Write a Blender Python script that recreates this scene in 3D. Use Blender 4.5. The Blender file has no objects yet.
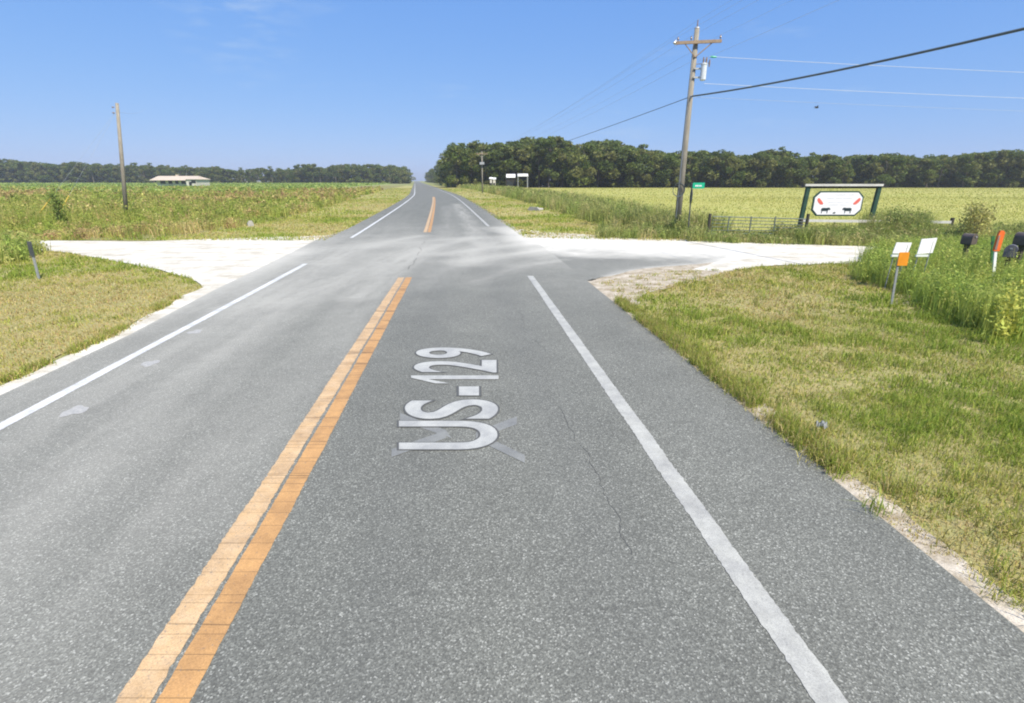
import bpy, math, random
import numpy as np
from mathutils import Vector, Matrix

# ------------------------------------------------------------------ camera, sky, sun, exposure
scene = bpy.context.scene
COL = scene.collection
CAM_H, FOC, HORIZON = 2.55, 512.0, 180.5
PITCH = math.atan((351.5 - HORIZON) / FOC)
cam_data = bpy.data.cameras.new('camera')
cam = bpy.data.objects.new('camera', cam_data)
COL.objects.link(cam)
cam.location = (0, 0, CAM_H)
cam.rotation_euler = (math.pi / 2 - PITCH, 0, 0)
cam_data.sensor_fit = 'HORIZONTAL'
cam_data.sensor_width = 36
cam_data.lens = 36 * FOC / 1024
cam_data.clip_start = 0.05
cam_data.clip_end = 20000
scene.camera = cam

SUN_EL, SUN_AZ = math.radians(52), math.radians(145)     # azimuth clockwise from +Y: behind the camera, to its right
to_sun = Vector((math.sin(SUN_AZ) * math.cos(SUN_EL), math.cos(SUN_AZ) * math.cos(SUN_EL), math.sin(SUN_EL)))
world = bpy.data.worlds.new('World')
scene.world = world
world.use_nodes = True
wn = world.node_tree
bg = wn.nodes['Background']
sky = wn.nodes.new('ShaderNodeTexSky')
sky.sky_type = 'NISHITA'
sky.sun_disc = False
sky.sun_elevation = SUN_EL
sky.sun_rotation = SUN_AZ
sky.altitude = 0
sky.air_density = 1.0
sky.dust_density = 0.3
sky.ozone_density = 2.2
bg.inputs['Strength'].default_value = 0.115
# thin high cirrus, far up, drawn from the sky direction
tc = wn.nodes.new('ShaderNodeTexCoord')
mp = wn.nodes.new('ShaderNodeMapping')
mp.inputs['Scale'].default_value = (1.6, 3.0, 9.0)
mp.inputs['Rotation'].default_value = (0.3, 0.5, 0.4)
nz = wn.nodes.new('ShaderNodeTexNoise')
nz.inputs['Scale'].default_value = 2.3
nz.inputs['Detail'].default_value = 7
nz.inputs['Roughness'].default_value = 0.6
rp = wn.nodes.new('ShaderNodeValToRGB')
rp.color_ramp.elements[0].position = 0.60
rp.color_ramp.elements[0].color = (0, 0, 0, 1)
rp.color_ramp.elements[1].position = 0.85
rp.color_ramp.elements[1].color = (0.35, 0.35, 0.35, 1)
wd = wn.nodes.new('ShaderNodeVectorMath'); wd.operation = 'DISTANCE'
wd.inputs[1].default_value = (-.411, .880, .237)
wr = wn.nodes.new('ShaderNodeMapRange')
wr.inputs['From Min'].default_value = .02; wr.inputs['From Max'].default_value = .11
wr.inputs['To Min'].default_value = 1.0; wr.inputs['To Max'].default_value = 0.0
m2 = wn.nodes.new('ShaderNodeMapping'); m2.inputs['Scale'].default_value = (9, 14, 40); m2.inputs['Rotation'].default_value = (0, .45, 0)
n2_ = wn.nodes.new('ShaderNodeTexNoise'); n2_.inputs['Scale'].default_value = 2.0; n2_.inputs['Detail'].default_value = 7
r2_ = wn.nodes.new('ShaderNodeMapRange'); r2_.inputs['From Min'].default_value = .44; r2_.inputs['From Max'].default_value = .75; r2_.inputs['To Max'].default_value = .42
pm = wn.nodes.new('ShaderNodeMath'); pm.operation = 'MULTIPLY'
pa = wn.nodes.new('ShaderNodeMath'); pa.operation = 'ADD'; pa.use_clamp = True
wn.links.new(tc.outputs['Generated'], wd.inputs[0]); wn.links.new(wd.outputs['Value'], wr.inputs['Value'])
wn.links.new(tc.outputs['Generated'], m2.inputs['Vector']); wn.links.new(m2.outputs['Vector'], n2_.inputs['Vector'])
wn.links.new(n2_.outputs['Fac'], r2_.inputs['Value'])
wn.links.new(wr.outputs['Result'], pm.inputs[0]); wn.links.new(r2_.outputs['Result'], pm.inputs[1])
wn.links.new(pm.outputs[0], pa.inputs[0]); wn.links.new(rp.outputs['Color'], pa.inputs[1])
mx = wn.nodes.new('ShaderNodeMixRGB')
mx.inputs['Color2'].default_value = (2.9, 3.6, 4.6, 1)
wn.links.new(tc.outputs['Generated'], mp.inputs['Vector'])
wn.links.new(mp.outputs['Vector'], nz.inputs['Vector'])
wn.links.new(nz.outputs['Fac'], rp.inputs['Fac'])
wn.links.new(pa.outputs[0], mx.inputs['Fac'])
# tone of the clear sky: each channel of the sky model through its own power, as the camera rendered it
sxyz = wn.nodes.new('ShaderNodeSeparateColor')
cxyz = wn.nodes.new('ShaderNodeCombineColor')
wn.links.new(sky.outputs['Color'], sxyz.inputs['Color'])
for ch, pw, k in (('Red', .654, .659), ('Green', .444, 1.28), ('Blue', .2, 3.28)):
    p_ = wn.nodes.new('ShaderNodeMath'); p_.operation = 'POWER'; p_.inputs[1].default_value = pw
    q_ = wn.nodes.new('ShaderNodeMath'); q_.operation = 'MULTIPLY'; q_.inputs[1].default_value = k
    wn.links.new(sxyz.outputs[ch], p_.inputs[0]); wn.links.new(p_.outputs[0], q_.inputs[0]); wn.links.new(q_.outputs[0], cxyz.inputs[ch])
wn.links.new(cxyz.outputs['Color'], mx.inputs['Color1'])
wn.links.new(mx.outputs['Color'], bg.inputs['Color'])

sun_data = bpy.data.lights.new('sun', 'SUN')
sun = bpy.data.objects.new('sun', sun_data)
COL.objects.link(sun)
sun_data.energy = 4.2
sun_data.angle = math.radians(0.53)
sun_data.color = (1.0, 0.93, 0.78)
sun.rotation_euler = to_sun.to_track_quat('Z', 'Y').to_euler()
sun.location = (20, -20, 40)
vs = scene.view_settings
vs.view_transform = 'Standard'
vs.look = 'None'
vs.exposure = 0.75
vs.gamma = 1
vs.use_curve_mapping = False
HAZE = .00034
scene.cycles.filter_width = 2.0

# ------------------------------------------------------------------ helpers
RNG = np.random.default_rng(129)
random.seed(129)
CP, SP = math.cos(PITCH), math.sin(PITCH)


def ray(px, py):
    a, b = (px - 512) / FOC, (351.5 - py) / FOC
    return Vector((a, CP + b * SP, -SP + b * CP))


def G(px, py, z=0.0):
    """Point of the flat ground seen at a place in the photograph."""
    d = ray(px, py)
    k = (z - CAM_H) / d.z
    return Vector((d.x * k, d.y * k, z))


def P(px, py, Y):
    """Point at ground distance Y seen at a place in the photograph."""
    d = ray(px, py)
    k = Y / d.y
    return Vector((d.x * k, Y, CAM_H + d.z * k))


def tag(o, label=None, cat=None, group=None, kind=None):
    if label: o['label'] = label
    if cat: o['category'] = cat
    if group: o['group'] = group
    if kind: o['kind'] = kind
    return o


def empty(name, loc, label, cat, group=None):
    o = bpy.data.objects.new(name, None)
    o.empty_display_size = 0.2
    COL.objects.link(o)
    o.location = loc
    return tag(o, label, cat, group)


def copy_tree(o, parent=None):
    c = o.copy()
    COL.objects.link(c)
    if parent is not None: c.parent = parent
    for ch in o.children:
        copy_tree(ch, c)
    return c


class MB:
    def __init__(self):
        self.v, self.f = [], []

    def add(self, vs_, fs_):
        n = len(self.v)
        self.v += [tuple(p) for p in vs_]
        self.f += [tuple(i + n for i in f) for f in fs_]
        return self

    def box(self, c, s, ax=None, bevel=0.0):
        """ax: 3 axis vectors"""
        X, Y, Z = ax or (Vector((1, 0, 0)), Vector((0, 1, 0)), Vector((0, 0, 1)))
        c = Vector(c)
        vs_ = []
        for dz in (-.5, .5):
            for dx, dy in ((-.5, -.5), (.5, -.5), (.5, .5), (-.5, .5)):
                vs_.append(c + X * (dx * s[0]) + Y * (dy * s[1]) + Z * (dz * s[2]))
        return self.add(vs_, [(3, 2, 1, 0), (4, 5, 6, 7), (0, 1, 5, 4), (1, 2, 6, 5), (2, 3, 7, 6), (3, 0, 4, 7)])

    def path(self, pts, rad, n=8, cap=True):
        pts = [Vector(p) for p in pts]
        m = len(pts)
        rs = rad if isinstance(rad, (list, tuple)) else [rad] * m
        vs_, fs_ = [], []
        ref = None
        for i, p in enumerate(pts):
            t = (pts[min(i + 1, m - 1)] - pts[max(i - 1, 0)]).normalized()
            if ref is None:
                ref = Vector((0, 0, 1)) if abs(t.z) < .9 else Vector((1, 0, 0))
            u = (ref - t * ref.dot(t)).normalized()
            w = t.cross(u)
            ref = u
            for k in range(n):
                a = 2 * math.pi * k / n
                vs_.append(p + (u * math.cos(a) + w * math.sin(a)) * rs[i])
        for i in range(m - 1):
            for k in range(n):
                k2 = (k + 1) % n
                fs_.append((i * n + k, i * n + k2, (i + 1) * n + k2, (i + 1) * n + k))
        if cap:
            fs_.append(tuple(range(n - 1, -1, -1)))
            fs_.append(tuple((m - 1) * n + k for k in range(n)))
        return self.add(vs_, fs_)

    def cyl(self, p0, p1, r0, r1=None, n=10):
        return self.path([p0, p1], [r0, r0 if r1 is None else r1], n)

    def prism(self, poly, o, ax, ay, th):
        """flat outline poly in the frame o, ax, ay with thickness th along its normal"""
        o, ax, ay = Vector(o), Vector(ax), Vector(ay)
        nz_ = ax.cross(ay).normalized()
        n = len(poly)
        vs_ = [o + ax * x + ay * y - nz_ * (th / 2) for x, y in poly] + [o + ax * x + ay * y + nz_ * (th / 2) for x, y in poly]
        fs_ = [tuple(range(n - 1, -1, -1)), tuple(range(n, 2 * n))]
        for i in range(n):
            j = (i + 1) % n
            fs_.append((i, j, n + j, n + i))
        return self.add(vs_, fs_)

    def build(self, name, m, parent=None, loc=None, smooth=False):
        root = parent
        off = Vector((0, 0, 0))
        while root is not None:
            off = off + root.location
            root = root.parent
        if loc is not None: off = Vector(loc)
        me = bpy.data.meshes.new(name)
        me.from_pydata([tuple(Vector(p) - off) for p in self.v], [], self.f)
        if smooth:
            me.polygons.foreach_set('use_smooth', [True] * len(me.polygons))
        me.materials.append(m)
        me.update()
        o = bpy.data.objects.new(name, me)
        COL.objects.link(o)
        if parent is not None: o.parent = parent
        if loc is not None: o.location = loc
        return o


def hashn(ix, iy, seed):
    h = (ix.astype(np.int64) * 374761393 + iy.astype(np.int64) * 668265263 + seed * 974634777) & 0x7fffffff
    h = ((h ^ (h >> 13)) * 1274126177) & 0x7fffffff
    return ((h ^ (h >> 16)) & 0xffff) / 65535.0


def vnoise(x, y, scale=1.0, seed=0, octaves=3):
    x, y = np.asarray(x, float), np.asarray(y, float)
    out, amp, tot = 0, 1.0, 0
    for o in range(octaves):
        xs, ys = x * scale * 2 ** o + 17.3 * o, y * scale * 2 ** o + 9.1 * o
        ix, iy = np.floor(xs), np.floor(ys)
        fx, fy = xs - ix, ys - iy
        fx, fy = fx * fx * (3 - 2 * fx), fy * fy * (3 - 2 * fy)
        a, b = hashn(ix, iy, seed + o), hashn(ix + 1, iy, seed + o)
        c, d = hashn(ix, iy + 1, seed + o), hashn(ix + 1, iy + 1, seed + o)
        out = out + amp * ((a * (1 - fx) + b * fx) * (1 - fy) + (c * (1 - fx) + d * fx) * fy)
        tot += amp
        amp *= .5
    return out / tot


def inside(poly, x, y):
    poly = [(p[0], p[1]) for p in poly]
    r = np.zeros(len(x), bool)
    j = len(poly) - 1
    for i in range(len(poly)):
        xi, yi = poly[i]
        xj, yj = poly[j]
        if yi != yj:
            c = ((yi > y) != (yj > y)) & (x < (xj - xi) * (y - yi) / (yj - yi) + xi)
            r ^= c
        j = i
    return r


def scatter(poly, n):
    """n uniform points of a polygon (approximately)"""
    a = np.array([(p[0], p[1]) for p in poly])
    lo, hi = a.min(0), a.max(0)
    out = np.zeros((0, 2))
    while len(out) < n:
        q = RNG.uniform(lo, hi, (max(n, 1000) * 2, 2))
        q = q[inside(poly, q[:, 0], q[:, 1])]
        if len(q) == 0: break
        out = np.vstack([out, q])
    return out[:n]


def area(poly):
    a = np.array([(p[0], p[1]) for p in poly])
    x, y = a[:, 0], a[:, 1]
    return abs(np.dot(x, np.roll(y, 1)) - np.dot(y, np.roll(x, 1))) / 2


def np_mesh(name, verts, faces_n, idx, m, col=None, uv=None):
    """verts Nx3; faces_n: int array of loop counts; idx: flat loop vertex ids; col: Nx3 point colours"""
    me = bpy.data.meshes.new(name)
    me.vertices.add(len(verts))
    me.vertices.foreach_set('co', np.asarray(verts, np.float32).ravel())
    me.loops.add(len(idx))
    me.loops.foreach_set('vertex_index', np.asarray(idx, np.int32))
    starts = np.concatenate([[0], np.cumsum(faces_n)[:-1]]).astype(np.int32)
    me.polygons.add(len(faces_n))
    me.polygons.foreach_set('loop_start', starts)
    me.update(calc_edges=True)
    if col is not None:
        at = me.color_attributes.new('col', 'FLOAT_COLOR', 'POINT')
        c4 = np.ones((len(verts), 4), np.float32)
        c4[:, :3] = col
        at.data.foreach_set('color', c4.ravel())
    me.materials.append(m)
    me.validate()
    o = bpy.data.objects.new(name, me)
    COL.objects.link(o)
    return o


class Veg:
    """blades and leaves collected into one mesh with a colour per blade or leaf"""
    def __init__(self):
        self.v, self.c, self.n, self.i, self.k = [], [], [], [], 0

    def blades(self, xy, h, w, col, lean=0.35, z=0.0):
        n = len(xy)
        if n == 0: return
        a = RNG.uniform(0, 2 * np.pi, n)
        b = RNG.uniform(0, 2 * np.pi, n)
        ln = np.abs(RNG.normal(0, lean, n)) * h
        side = np.stack([np.cos(a), np.sin(a)], 1) * (w / 2)[:, None]
        dr = np.stack([np.cos(b), np.sin(b)], 1)
        zz = np.broadcast_to(z, n)
        base = xy
        mid = xy + dr * (ln * .35)[:, None]
        tip = xy + dr * ln[:, None]
        mk = lambda p, q: np.concatenate([p, q[:, None]], 1)
        hm = zz + h * .6
        ht = zz + np.sqrt(np.maximum(h * h - ln * ln * .7, (h * .3) ** 2))
        V = np.stack([mk(base - side, zz - .01), mk(base + side, zz - .01), mk(mid + side * .75, hm), mk(mid - side * .75, hm), mk(tip, ht)], 1)
        self.v.append(V.reshape(-1, 3))
        self.c.append(np.repeat(col, 5, 0))
        off = self.k + np.arange(n)[:, None] * 5
        self.i.append((off + np.array([0, 1, 2, 3, 3, 2, 4])).ravel())
        self.n.append(np.tile([4, 3], n))
        self.k += 5 * n

    def leaves(self, p, size, col, up=0.35, aspect=1.8):
        n = len(p)
        if n == 0: return
        nrm = RNG.normal(0, 1, (n, 3))
        nrm[:, 2] += up
        nrm /= np.linalg.norm(nrm, axis=1)[:, None]
        r = RNG.normal(0, 1, (n, 3))
        t = np.cross(nrm, r)
        t /= np.linalg.norm(t, axis=1)[:, None] + 1e-9
        b = np.cross(nrm, t)
        l = (size * aspect / 2)[:, None]
        w = (size / 2)[:, None]
        V = np.stack([p - t * l, p + b * w - t * l * .1, p + t * l + nrm * w * .4, p - b * w - t * l * .1], 1)
        self.v.append(V.reshape(-1, 3))
        self.c.append(np.repeat(col, 4, 0))
        off = self.k + np.arange(n)[:, None] * 4
        self.i.append((off + np.arange(4)).ravel())
        self.n.append(np.full(n, 4))
        self.k += 4 * n

    def build(self, name, m):
        return np_mesh(name, np.concatenate(self.v), np.concatenate(self.n), np.concatenate(self.i), m, np.concatenate(self.c))


def pick(pal, n, wts=None, jit=0.18):
    pal = np.array(pal)
    if wts is not None:
        wts = np.array(wts, float)
        wts /= wts.sum()
    c = pal[RNG.choice(len(pal), n, p=wts)]
    return np.clip(c * RNG.normal(1, jit, (n, 1)), .005, .9)


# ------------------------------------------------------------------ materials
def new_mat(name, base=(.5, .5, .5), rough=.8, spec=.25, metal=0.0):
    m = bpy.data.materials.new(name)
    m.use_nodes = True
    b = m.node_tree.nodes['Principled BSDF']
    b.inputs['Base Color'].default_value = (*base, 1)
    b.inputs['Roughness'].default_value = rough
    b.inputs['Specular IOR Level'].default_value = spec
    b.inputs['Metallic'].default_value = metal
    return m


def nd(m, t, **kw):
    n = m.node_tree.nodes.new(t)
    for k, v in kw.items():
        if k in n.inputs: n.inputs[k].default_value = v
        else: setattr(n, k, v)
    return n


def lk(m, a, b):
    m.node_tree.links.new(a, b)


def noise_col(m, vec, scale, c0, c1, lo=.35, hi=.65, detail=4, rough=.6):
    n = nd(m, 'ShaderNodeTexNoise')
    n.inputs['Scale'].default_value = scale
    n.inputs['Detail'].default_value = detail
    n.inputs['Roughness'].default_value = rough
    lk(m, vec, n.inputs['Vector'])
    r = nd(m, 'ShaderNodeValToRGB')
    r.color_ramp.elements[0].position = lo
    r.color_ramp.elements[1].position = hi
    r.color_ramp.elements[0].color = (*c0, 1)
    r.color_ramp.elements[1].color = (*c1, 1)
    lk(m, n.outputs['Fac'], r.inputs['Fac'])
    return r.outputs['Color'], n


def mix(m, fac, a, b, mode='MIX'):
    n = nd(m, 'ShaderNodeMixRGB', blend_type=mode)
    for s, v in (('Fac', fac), ('Color1', a), ('Color2', b)):
        if hasattr(v, 'is_linked'): lk(m, v, n.inputs[s])
        elif isinstance(v, (int, float)): n.inputs[s].default_value = v
        else: n.inputs[s].default_value = (*v, 1)
    return n.outputs['Color']


def bump(m, h, strength=.4, dist=.01):
    b = nd(m, 'ShaderNodeBump')
    b.inputs['Strength'].default_value = strength
    b.inputs['Distance'].default_value = dist
    lk(m, h, b.inputs['Height'])
    lk(m, b.outputs['Normal'], m.node_tree.nodes['Principled BSDF'].inputs['Normal'])


def pos(m):
    return nd(m, 'ShaderNodeNewGeometry').outputs['Position']


def objc(m):
    return nd(m, 'ShaderNodeTexCoord').outputs['Object']


def out_col(m, c):
    lk(m, c, m.node_tree.nodes['Principled BSDF'].inputs['Base Color'])


def mottled(name, c0, c1, scale, rough=.85, spec=.2, bstr=.25, metal=0, bdist=.004):
    m = new_mat(name, c0, rough, spec, metal)
    v = objc(m)
    c, n = noise_col(m, v, scale, c0, c1)
    out_col(m, c)
    if bstr: bump(m, n.outputs['Fac'], bstr, bdist)
    return m


def ground_mat(name, cols, s_big, s_small, bstr=.6):
    m = new_mat(name, cols[0], .95, .1)
    v = pos(m)
    a, _ = noise_col(m, v, s_big, cols[0], cols[1], .38, .62, 5)
    b, n = noise_col(m, v, s_small, cols[2], cols[3], .35, .65, 5, .7)
    f, _ = noise_col(m, v, s_big * 4.3, (0, 0, 0), (1, 1, 1), .4, .6, 4)
    out_col(m, mix(m, f, a, b))
    bump(m, n.outputs['Fac'], bstr, .03)
    return m


M = {}
M['ground'] = ground_mat('plain_grass', [(.22, .25, .09), (.28, .28, .10), (.17, .21, .07), (.33, .30, .14)], .02, .6)
M['verge'] = ground_mat('verge_soil', [(.26, .25, .10), (.36, .29, .14), (.20, .23, .07), (.44, .35, .19)], .35, 9.0)
M['mown'] = ground_mat('mown_verge', [(.36, .32, .13), (.31, .31, .12), (.25, .27, .09), (.46, .38, .18)], .12, 3.0)
M['hay'] = ground_mat('hay_field', [(.36, .355, .10), (.41, .375, .12), (.30, .33, .085), (.45, .405, .15)], .035, .9, .3)
M['weedy'] = ground_mat('weedy_soil', [(.20, .22, .08), (.27, .22, .11), (.17, .20, .065), (.30, .24, .11)], .12, 2.0)
M['crop'] = ground_mat('crop_soil', [(.20, .32, .06), (.24, .35, .08), (.18, .29, .06), (.27, .35, .09)], .03, 1.0)

M['litter'] = ground_mat('leaf_litter', [(.07, .06, .04), (.09, .075, .05), (.06, .065, .035), (.10, .085, .06)], .05, 1.0)
# lime rock
m = M['lime'] = new_mat('lime_rock', (.8, .78, .73), .95, .1)
v = pos(m)
c, n = noise_col(m, v, 1.3, (.52, .48, .40), (.70, .67, .605), .34, .54, 7, .7)
mp_ = nd(m, 'ShaderNodeMapping')
mp_.inputs['Scale'].default_value = (.22, 2.4, 1)
lk(m, v, mp_.inputs['Vector'])
ruts, _ = noise_col(m, mp_.outputs['Vector'], 1.0, (.80, .78, .735), (1, 1, 1), .36, .56, 6, .65)
c = mix(m, 1.0, c, ruts, 'MULTIPLY')
c2, n2 = noise_col(m, v, 45, (.78, .77, .74), (1, 1, 1), .3, .6, 3)
out_col(m, mix(m, 1.0, c, c2, 'MULTIPLY'))
bump(m, n2.outputs['Fac'], .5, .01)
# sandy shoulder
m = M['sand'] = new_mat('sandy_shoulder', (.45, .38, .28), .95, .1)
v = pos(m)
c, n = noise_col(m, v, 3.0, (.30, .245, .165), (.60, .54, .45), .36, .64, 6, .7)
c2, n2 = noise_col(m, v, 60, (.7, .68, .65), (1, 1, 1), .3, .6, 3)
out_col(m, mix(m, 1.0, c, c2, 'MULTIPLY'))
bump(m, n2.outputs['Fac'], .6, .012)

# asphalt with lime dust
m = M['asphalt'] = new_mat('worn_asphalt', (.12, .12, .12), .85, .3)
v = pos(m)
vo = nd(m, 'ShaderNodeTexVoronoi')
vo.inputs['Scale'].default_value = 105
lk(m, v, vo.inputs['Vector'])
sep = nd(m, 'ShaderNodeSeparateColor')
lk(m, vo.outputs['Color'], sep.inputs['Color'])
r = nd(m, 'ShaderNodeValToRGB')
e = r.color_ramp.elements
e[0].position, e[0].color = 0.0, (.096, .0965, .086, 1)
e[1].position, e[1].color = 1.0, (.385, .385, .348, 1)
q = e.new(.45); q.color = (.139, .1405, .124, 1)
q = e.new(.80); q.color = (.184, .186, .164, 1)
q = e.new(.93); q.color = (.25, .252, .223, 1)
lk(m, sep.outputs['Red'], r.inputs['Fac'])
big, _ = noise_col(m, v, .75, (.86, .86, .85), (1.12, 1.12, 1.10), .3, .7, 7, .68)
fine, nf = noise_col(m, v, 38, (.78, .78, .78), (1.15, 1.15, 1.15), .3, .7, 4, .7)
c = mix(m, 1.0, r.outputs['Color'], big, 'MULTIPLY')
c = mix(m, 1.0, c, fine, 'MULTIPLY')
at = nd(m, 'ShaderNodeAttribute', attribute_name='col')
sp = nd(m, 'ShaderNodeSeparateColor')
lk(m, at.outputs['Color'], sp.inputs['Color'])
c = mix(m, sp.outputs['Red'], c, (.62, .595, .53))          # lime dust
c = mix(m, sp.outputs['Green'], c, (.095, .098, .095))       # tar and rubber
out_col(m, c)
bump(m, vo.outputs['Distance'], .35, .006)


def paint_mat(name, c_a, c_b, crack=0.0, wear=.62):
    m = new_mat(name, c_a, .6, .3)
    v = pos(m)
    c, _ = noise_col(m, v, 7, c_a, c_b, .35, .65, 5)
    # thin wavy cracks running across the stripe
    if crack:
        mp_ = nd(m, 'ShaderNodeMapping')
        mp_.inputs['Scale'].default_value = (.06, 5.2, 1)
        lk(m, v, mp_.inputs['Vector'])
        vo_ = nd(m, 'ShaderNodeTexVoronoi', feature='DISTANCE_TO_EDGE')
        vo_.inputs['Scale'].default_value = 1.15
        vo_.inputs['Randomness'].default_value = .75
        lk(m, mp_.outputs['Vector'], vo_.inputs['Vector'])
        rr = nd(m, 'ShaderNodeValToRGB')
        rr.color_ramp.elements[0].position = .006
        rr.color_ramp.elements[0].color = (crack, crack, crack, 1)
        rr.color_ramp.elements[1].position = .02
        rr.color_ramp.elements[1].color = (0, 0, 0, 1)
        lk(m, vo_.outputs['Distance'], rr.inputs['Fac'])
        c = mix(m, rr.outputs['Color'], c, (.16, .10, .05))
    w, nw = noise_col(m, v, 42, (0, 0, 0), (.75, .75, .75), wear, wear + .1, 5, .75)
    gr, _ = noise_col(m, v, 130, (.74, .74, .74), (1.12, 1.12, 1.12), .3, .65, 3, .7)
    pt, _ = noise_col(m, v, 3.2, (.80, .80, .82), (1.06, 1.06, 1.05), .34, .6, 5, .65)
    c = mix(m, 1.0, mix(m, 1.0, c, gr, 'MULTIPLY'), pt, 'MULTIPLY')
    c = mix(m, w, c, (.14, .14, .138))
    out_col(m, c)
    bump(m, nw.outputs['Fac'], .3, .004)
    return m


M['white_line'] = paint_mat('white_road_paint', (.45, .445, .405), (.38, .375, .34), 0, .60)
M['bright_line'] = paint_mat('clean_white_road_paint', (.66, .66, .64), (.58, .58, .56), 0, .7)
M['yellow_line'] = paint_mat('orange_road_paint', (.53, .30, .12), (.47, .265, .11), .7, .60)
M['pale_yellow_line'] = paint_mat('faded_orange_road_paint', (.58, .41, .24), (.53, .35, .18), .5, .57)
M['letter'] = paint_mat('overlay_lettering_white', (.44, .44, .41), (.40, .40, .375), 0, .85)  # white of the map overlay road name
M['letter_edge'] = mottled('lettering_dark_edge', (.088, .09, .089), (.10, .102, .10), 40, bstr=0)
M['chevron'] = paint_mat('overlay_chevron_grey', (.235, .237, .222), (.215, .217, .203), 0, .72)  # grey of the map overlay chevrons
M['crack'] = new_mat('crack_filler', (.095, .096, .092), .9, .1)
M['splat'] = mottled('dried_lime_splash', (.42, .41, .39), (.30, .30, .29), 30)

# foliage
def leaf_mat(name, transl=.3):
    m = bpy.data.materials.new(name)
    m.use_nodes = True
    b = m.node_tree.nodes['Principled BSDF']
    b.inputs['Roughness'].default_value = .65
    b.inputs['Specular IOR Level'].default_value = .2
    at = nd(m, 'ShaderNodeAttribute', attribute_name='col')
    tr = nd(m, 'ShaderNodeBsdfTranslucent')
    ms = nd(m, 'ShaderNodeMixShader')
    ms.inputs['Fac'].default_value = transl
    lk(m, at.outputs['Color'], b.inputs['Base Color'])
    lk(m, at.outputs['Color'], tr.inputs['Color'])
    lk(m, b.outputs['BSDF'], ms.inputs[1])
    lk(m, tr.outputs['BSDF'], ms.inputs[2])
    lk(m, ms.outputs['Shader'], m.node_tree.nodes['Material Output'].inputs['Surface'])
    return m


M['leaf'] = leaf_mat('leaves', .30)
M['crown'] = leaf_mat('tree_leaves', .42)
M['grass'] = leaf_mat('grass_blades', .32)
M['bark'] = mottled('bark', (.10, .085, .065), (.17, .15, .12), 6)
m = M['pole_wood'] = new_mat('weathered_pole_wood', (.3, .26, .2), .9, .15)
v = objc(m)
mp_ = nd(m, 'ShaderNodeMapping')
mp_.inputs['Scale'].default_value = (14, 14, .7)
lk(m, v, mp_.inputs['Vector'])
c, n = noise_col(m, mp_.outputs['Vector'], 3, (.17, .15, .12), (.37, .34, .29), .3, .7, 6)
out_col(m, c)
bump(m, n.outputs['Fac'], .5, .01)
M['arm_wood'] = mottled('brown_crossarm_wood', (.24, .17, .12), (.33, .25, .18), 8)
M['galv'] = mottled('galvanised_steel', (.42, .43, .44), (.52, .53, .54), 12, .5, .5, .1, .6)
M['transformer'] = mottled('pale_grey_transformer_paint', (.62, .65, .67), (.54, .57, .59), 4, .45, .4, 0)
M['porcelain'] = mottled('brown_porcelain', (.20, .15, .14), (.26, .20, .18), 9, .3, .5, 0)
M['cable'] = mottled('black_cable', (.07, .09, .10), (.09, .11, .115), 3, .6, .3, 0)
M['bright_wire'] = mottled('bright_aluminium_wire', (.58, .62, .68), (.50, .54, .60), 3, .35, .5, 0)
M['dull_wire'] = mottled('dull_aluminium_wire', (.34, .38, .43), (.42, .45, .49), 3, .5, .4, 0)
M['guard'] = mottled('yellow_plastic', (.62, .46, .08), (.55, .42, .10), 6)
M['white_paint'] = mottled('white_paint', (.60, .59, .55), (.50, .49, .45), 3, .6, .3, .1)
M['sign_white'] = mottled('white_sign_board', (.80, .79, .80), (.76, .75, .76), 3, .5, .3, 0)
M['green_black'] = mottled('dark_green_paint', (.018, .05, .04), (.03, .075, .055), 5, .6, .3, .1)
M['dark_post'] = mottled('dark_stained_post', (.05, .055, .045), (.09, .075, .06), 6)
M['red'] = mottled('red_sign_paint', (.72, .16, .12), (.66, .13, .10), 10, .5, .3, 0)
M['cow_black'] = mottled('black_sign_paint', (.02, .035, .04), (.03, .045, .05), 10, .5, .3, 0)
M['faint_grey'] = mottled('faint_grey_lettering', (.55, .55, .58), (.62, .62, .65), 10, .5, .3, 0)
M['sign_green'] = mottled('green_street_sign', (.01, .33, .19), (.015, .37, .21), 6, .4, .4, 0)
M['gate'] = mottled('grey_green_gate_tube', (.10, .13, .115), (.16, .18, .16), 6, .5, .4, .05, .3)
M['orange'] = mottled('orange_marker_plastic', (.80, .30, .025), (.74, .27, .02), 6, .5, .3, 0)
M['red_orange'] = mottled('red_orange_marker_plastic', (.78, .16, .03), (.70, .13, .025), 6, .5, .3, 0)
M['stake_white'] = mottled('white_plastic_stake', (.72, .74, .70), (.64, .66, .62), 6, .5, .3, 0)
M['marker_green'] = mottled('green_marker_plastic', (.03, .12, .04), (.04, .15, .05), 6, .5, .3, 0)
M['post_grey'] = mottled('weathered_grey_post', (.22, .24, .25), (.30, .31, .31), 9)
M['reflector_dark'] = mottled('dark_reflector', (.05, .06, .065), (.08, .085, .09), 9, .4, .4, 0)
M['mailbox_black'] = mottled('black_mailbox_metal', (.085, .068, .058), (.12, .095, .08), 7, .45, .4, .1)
M['mailbox_grey'] = mottled('purple_grey_mailbox_metal', (.13, .12, .135), (.18, .165, .18), 7, .5, .4, .1)
M['concrete'] = mottled('pale_concrete', (.40, .385, .35), (.32, .31, .29), 5, .9, .1, .3)
M['roof_beige'] = mottled('beige_metal_roof', (.56, .47, .37), (.50, .41, .32), .6, .6, .3, .1)
M['wall_white'] = mottled('white_siding', (.56, .53, .48), (.48, .45, .40), .8)
M['dark_glass'] = mottled('dark_window_glass', (.02, .025, .03), (.03, .035, .04), 2, .15, .5, 0)
M['barn_dark'] = mottled('dark_barn_boards', (.03, .028, .025), (.05, .045, .04), 2)
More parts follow.
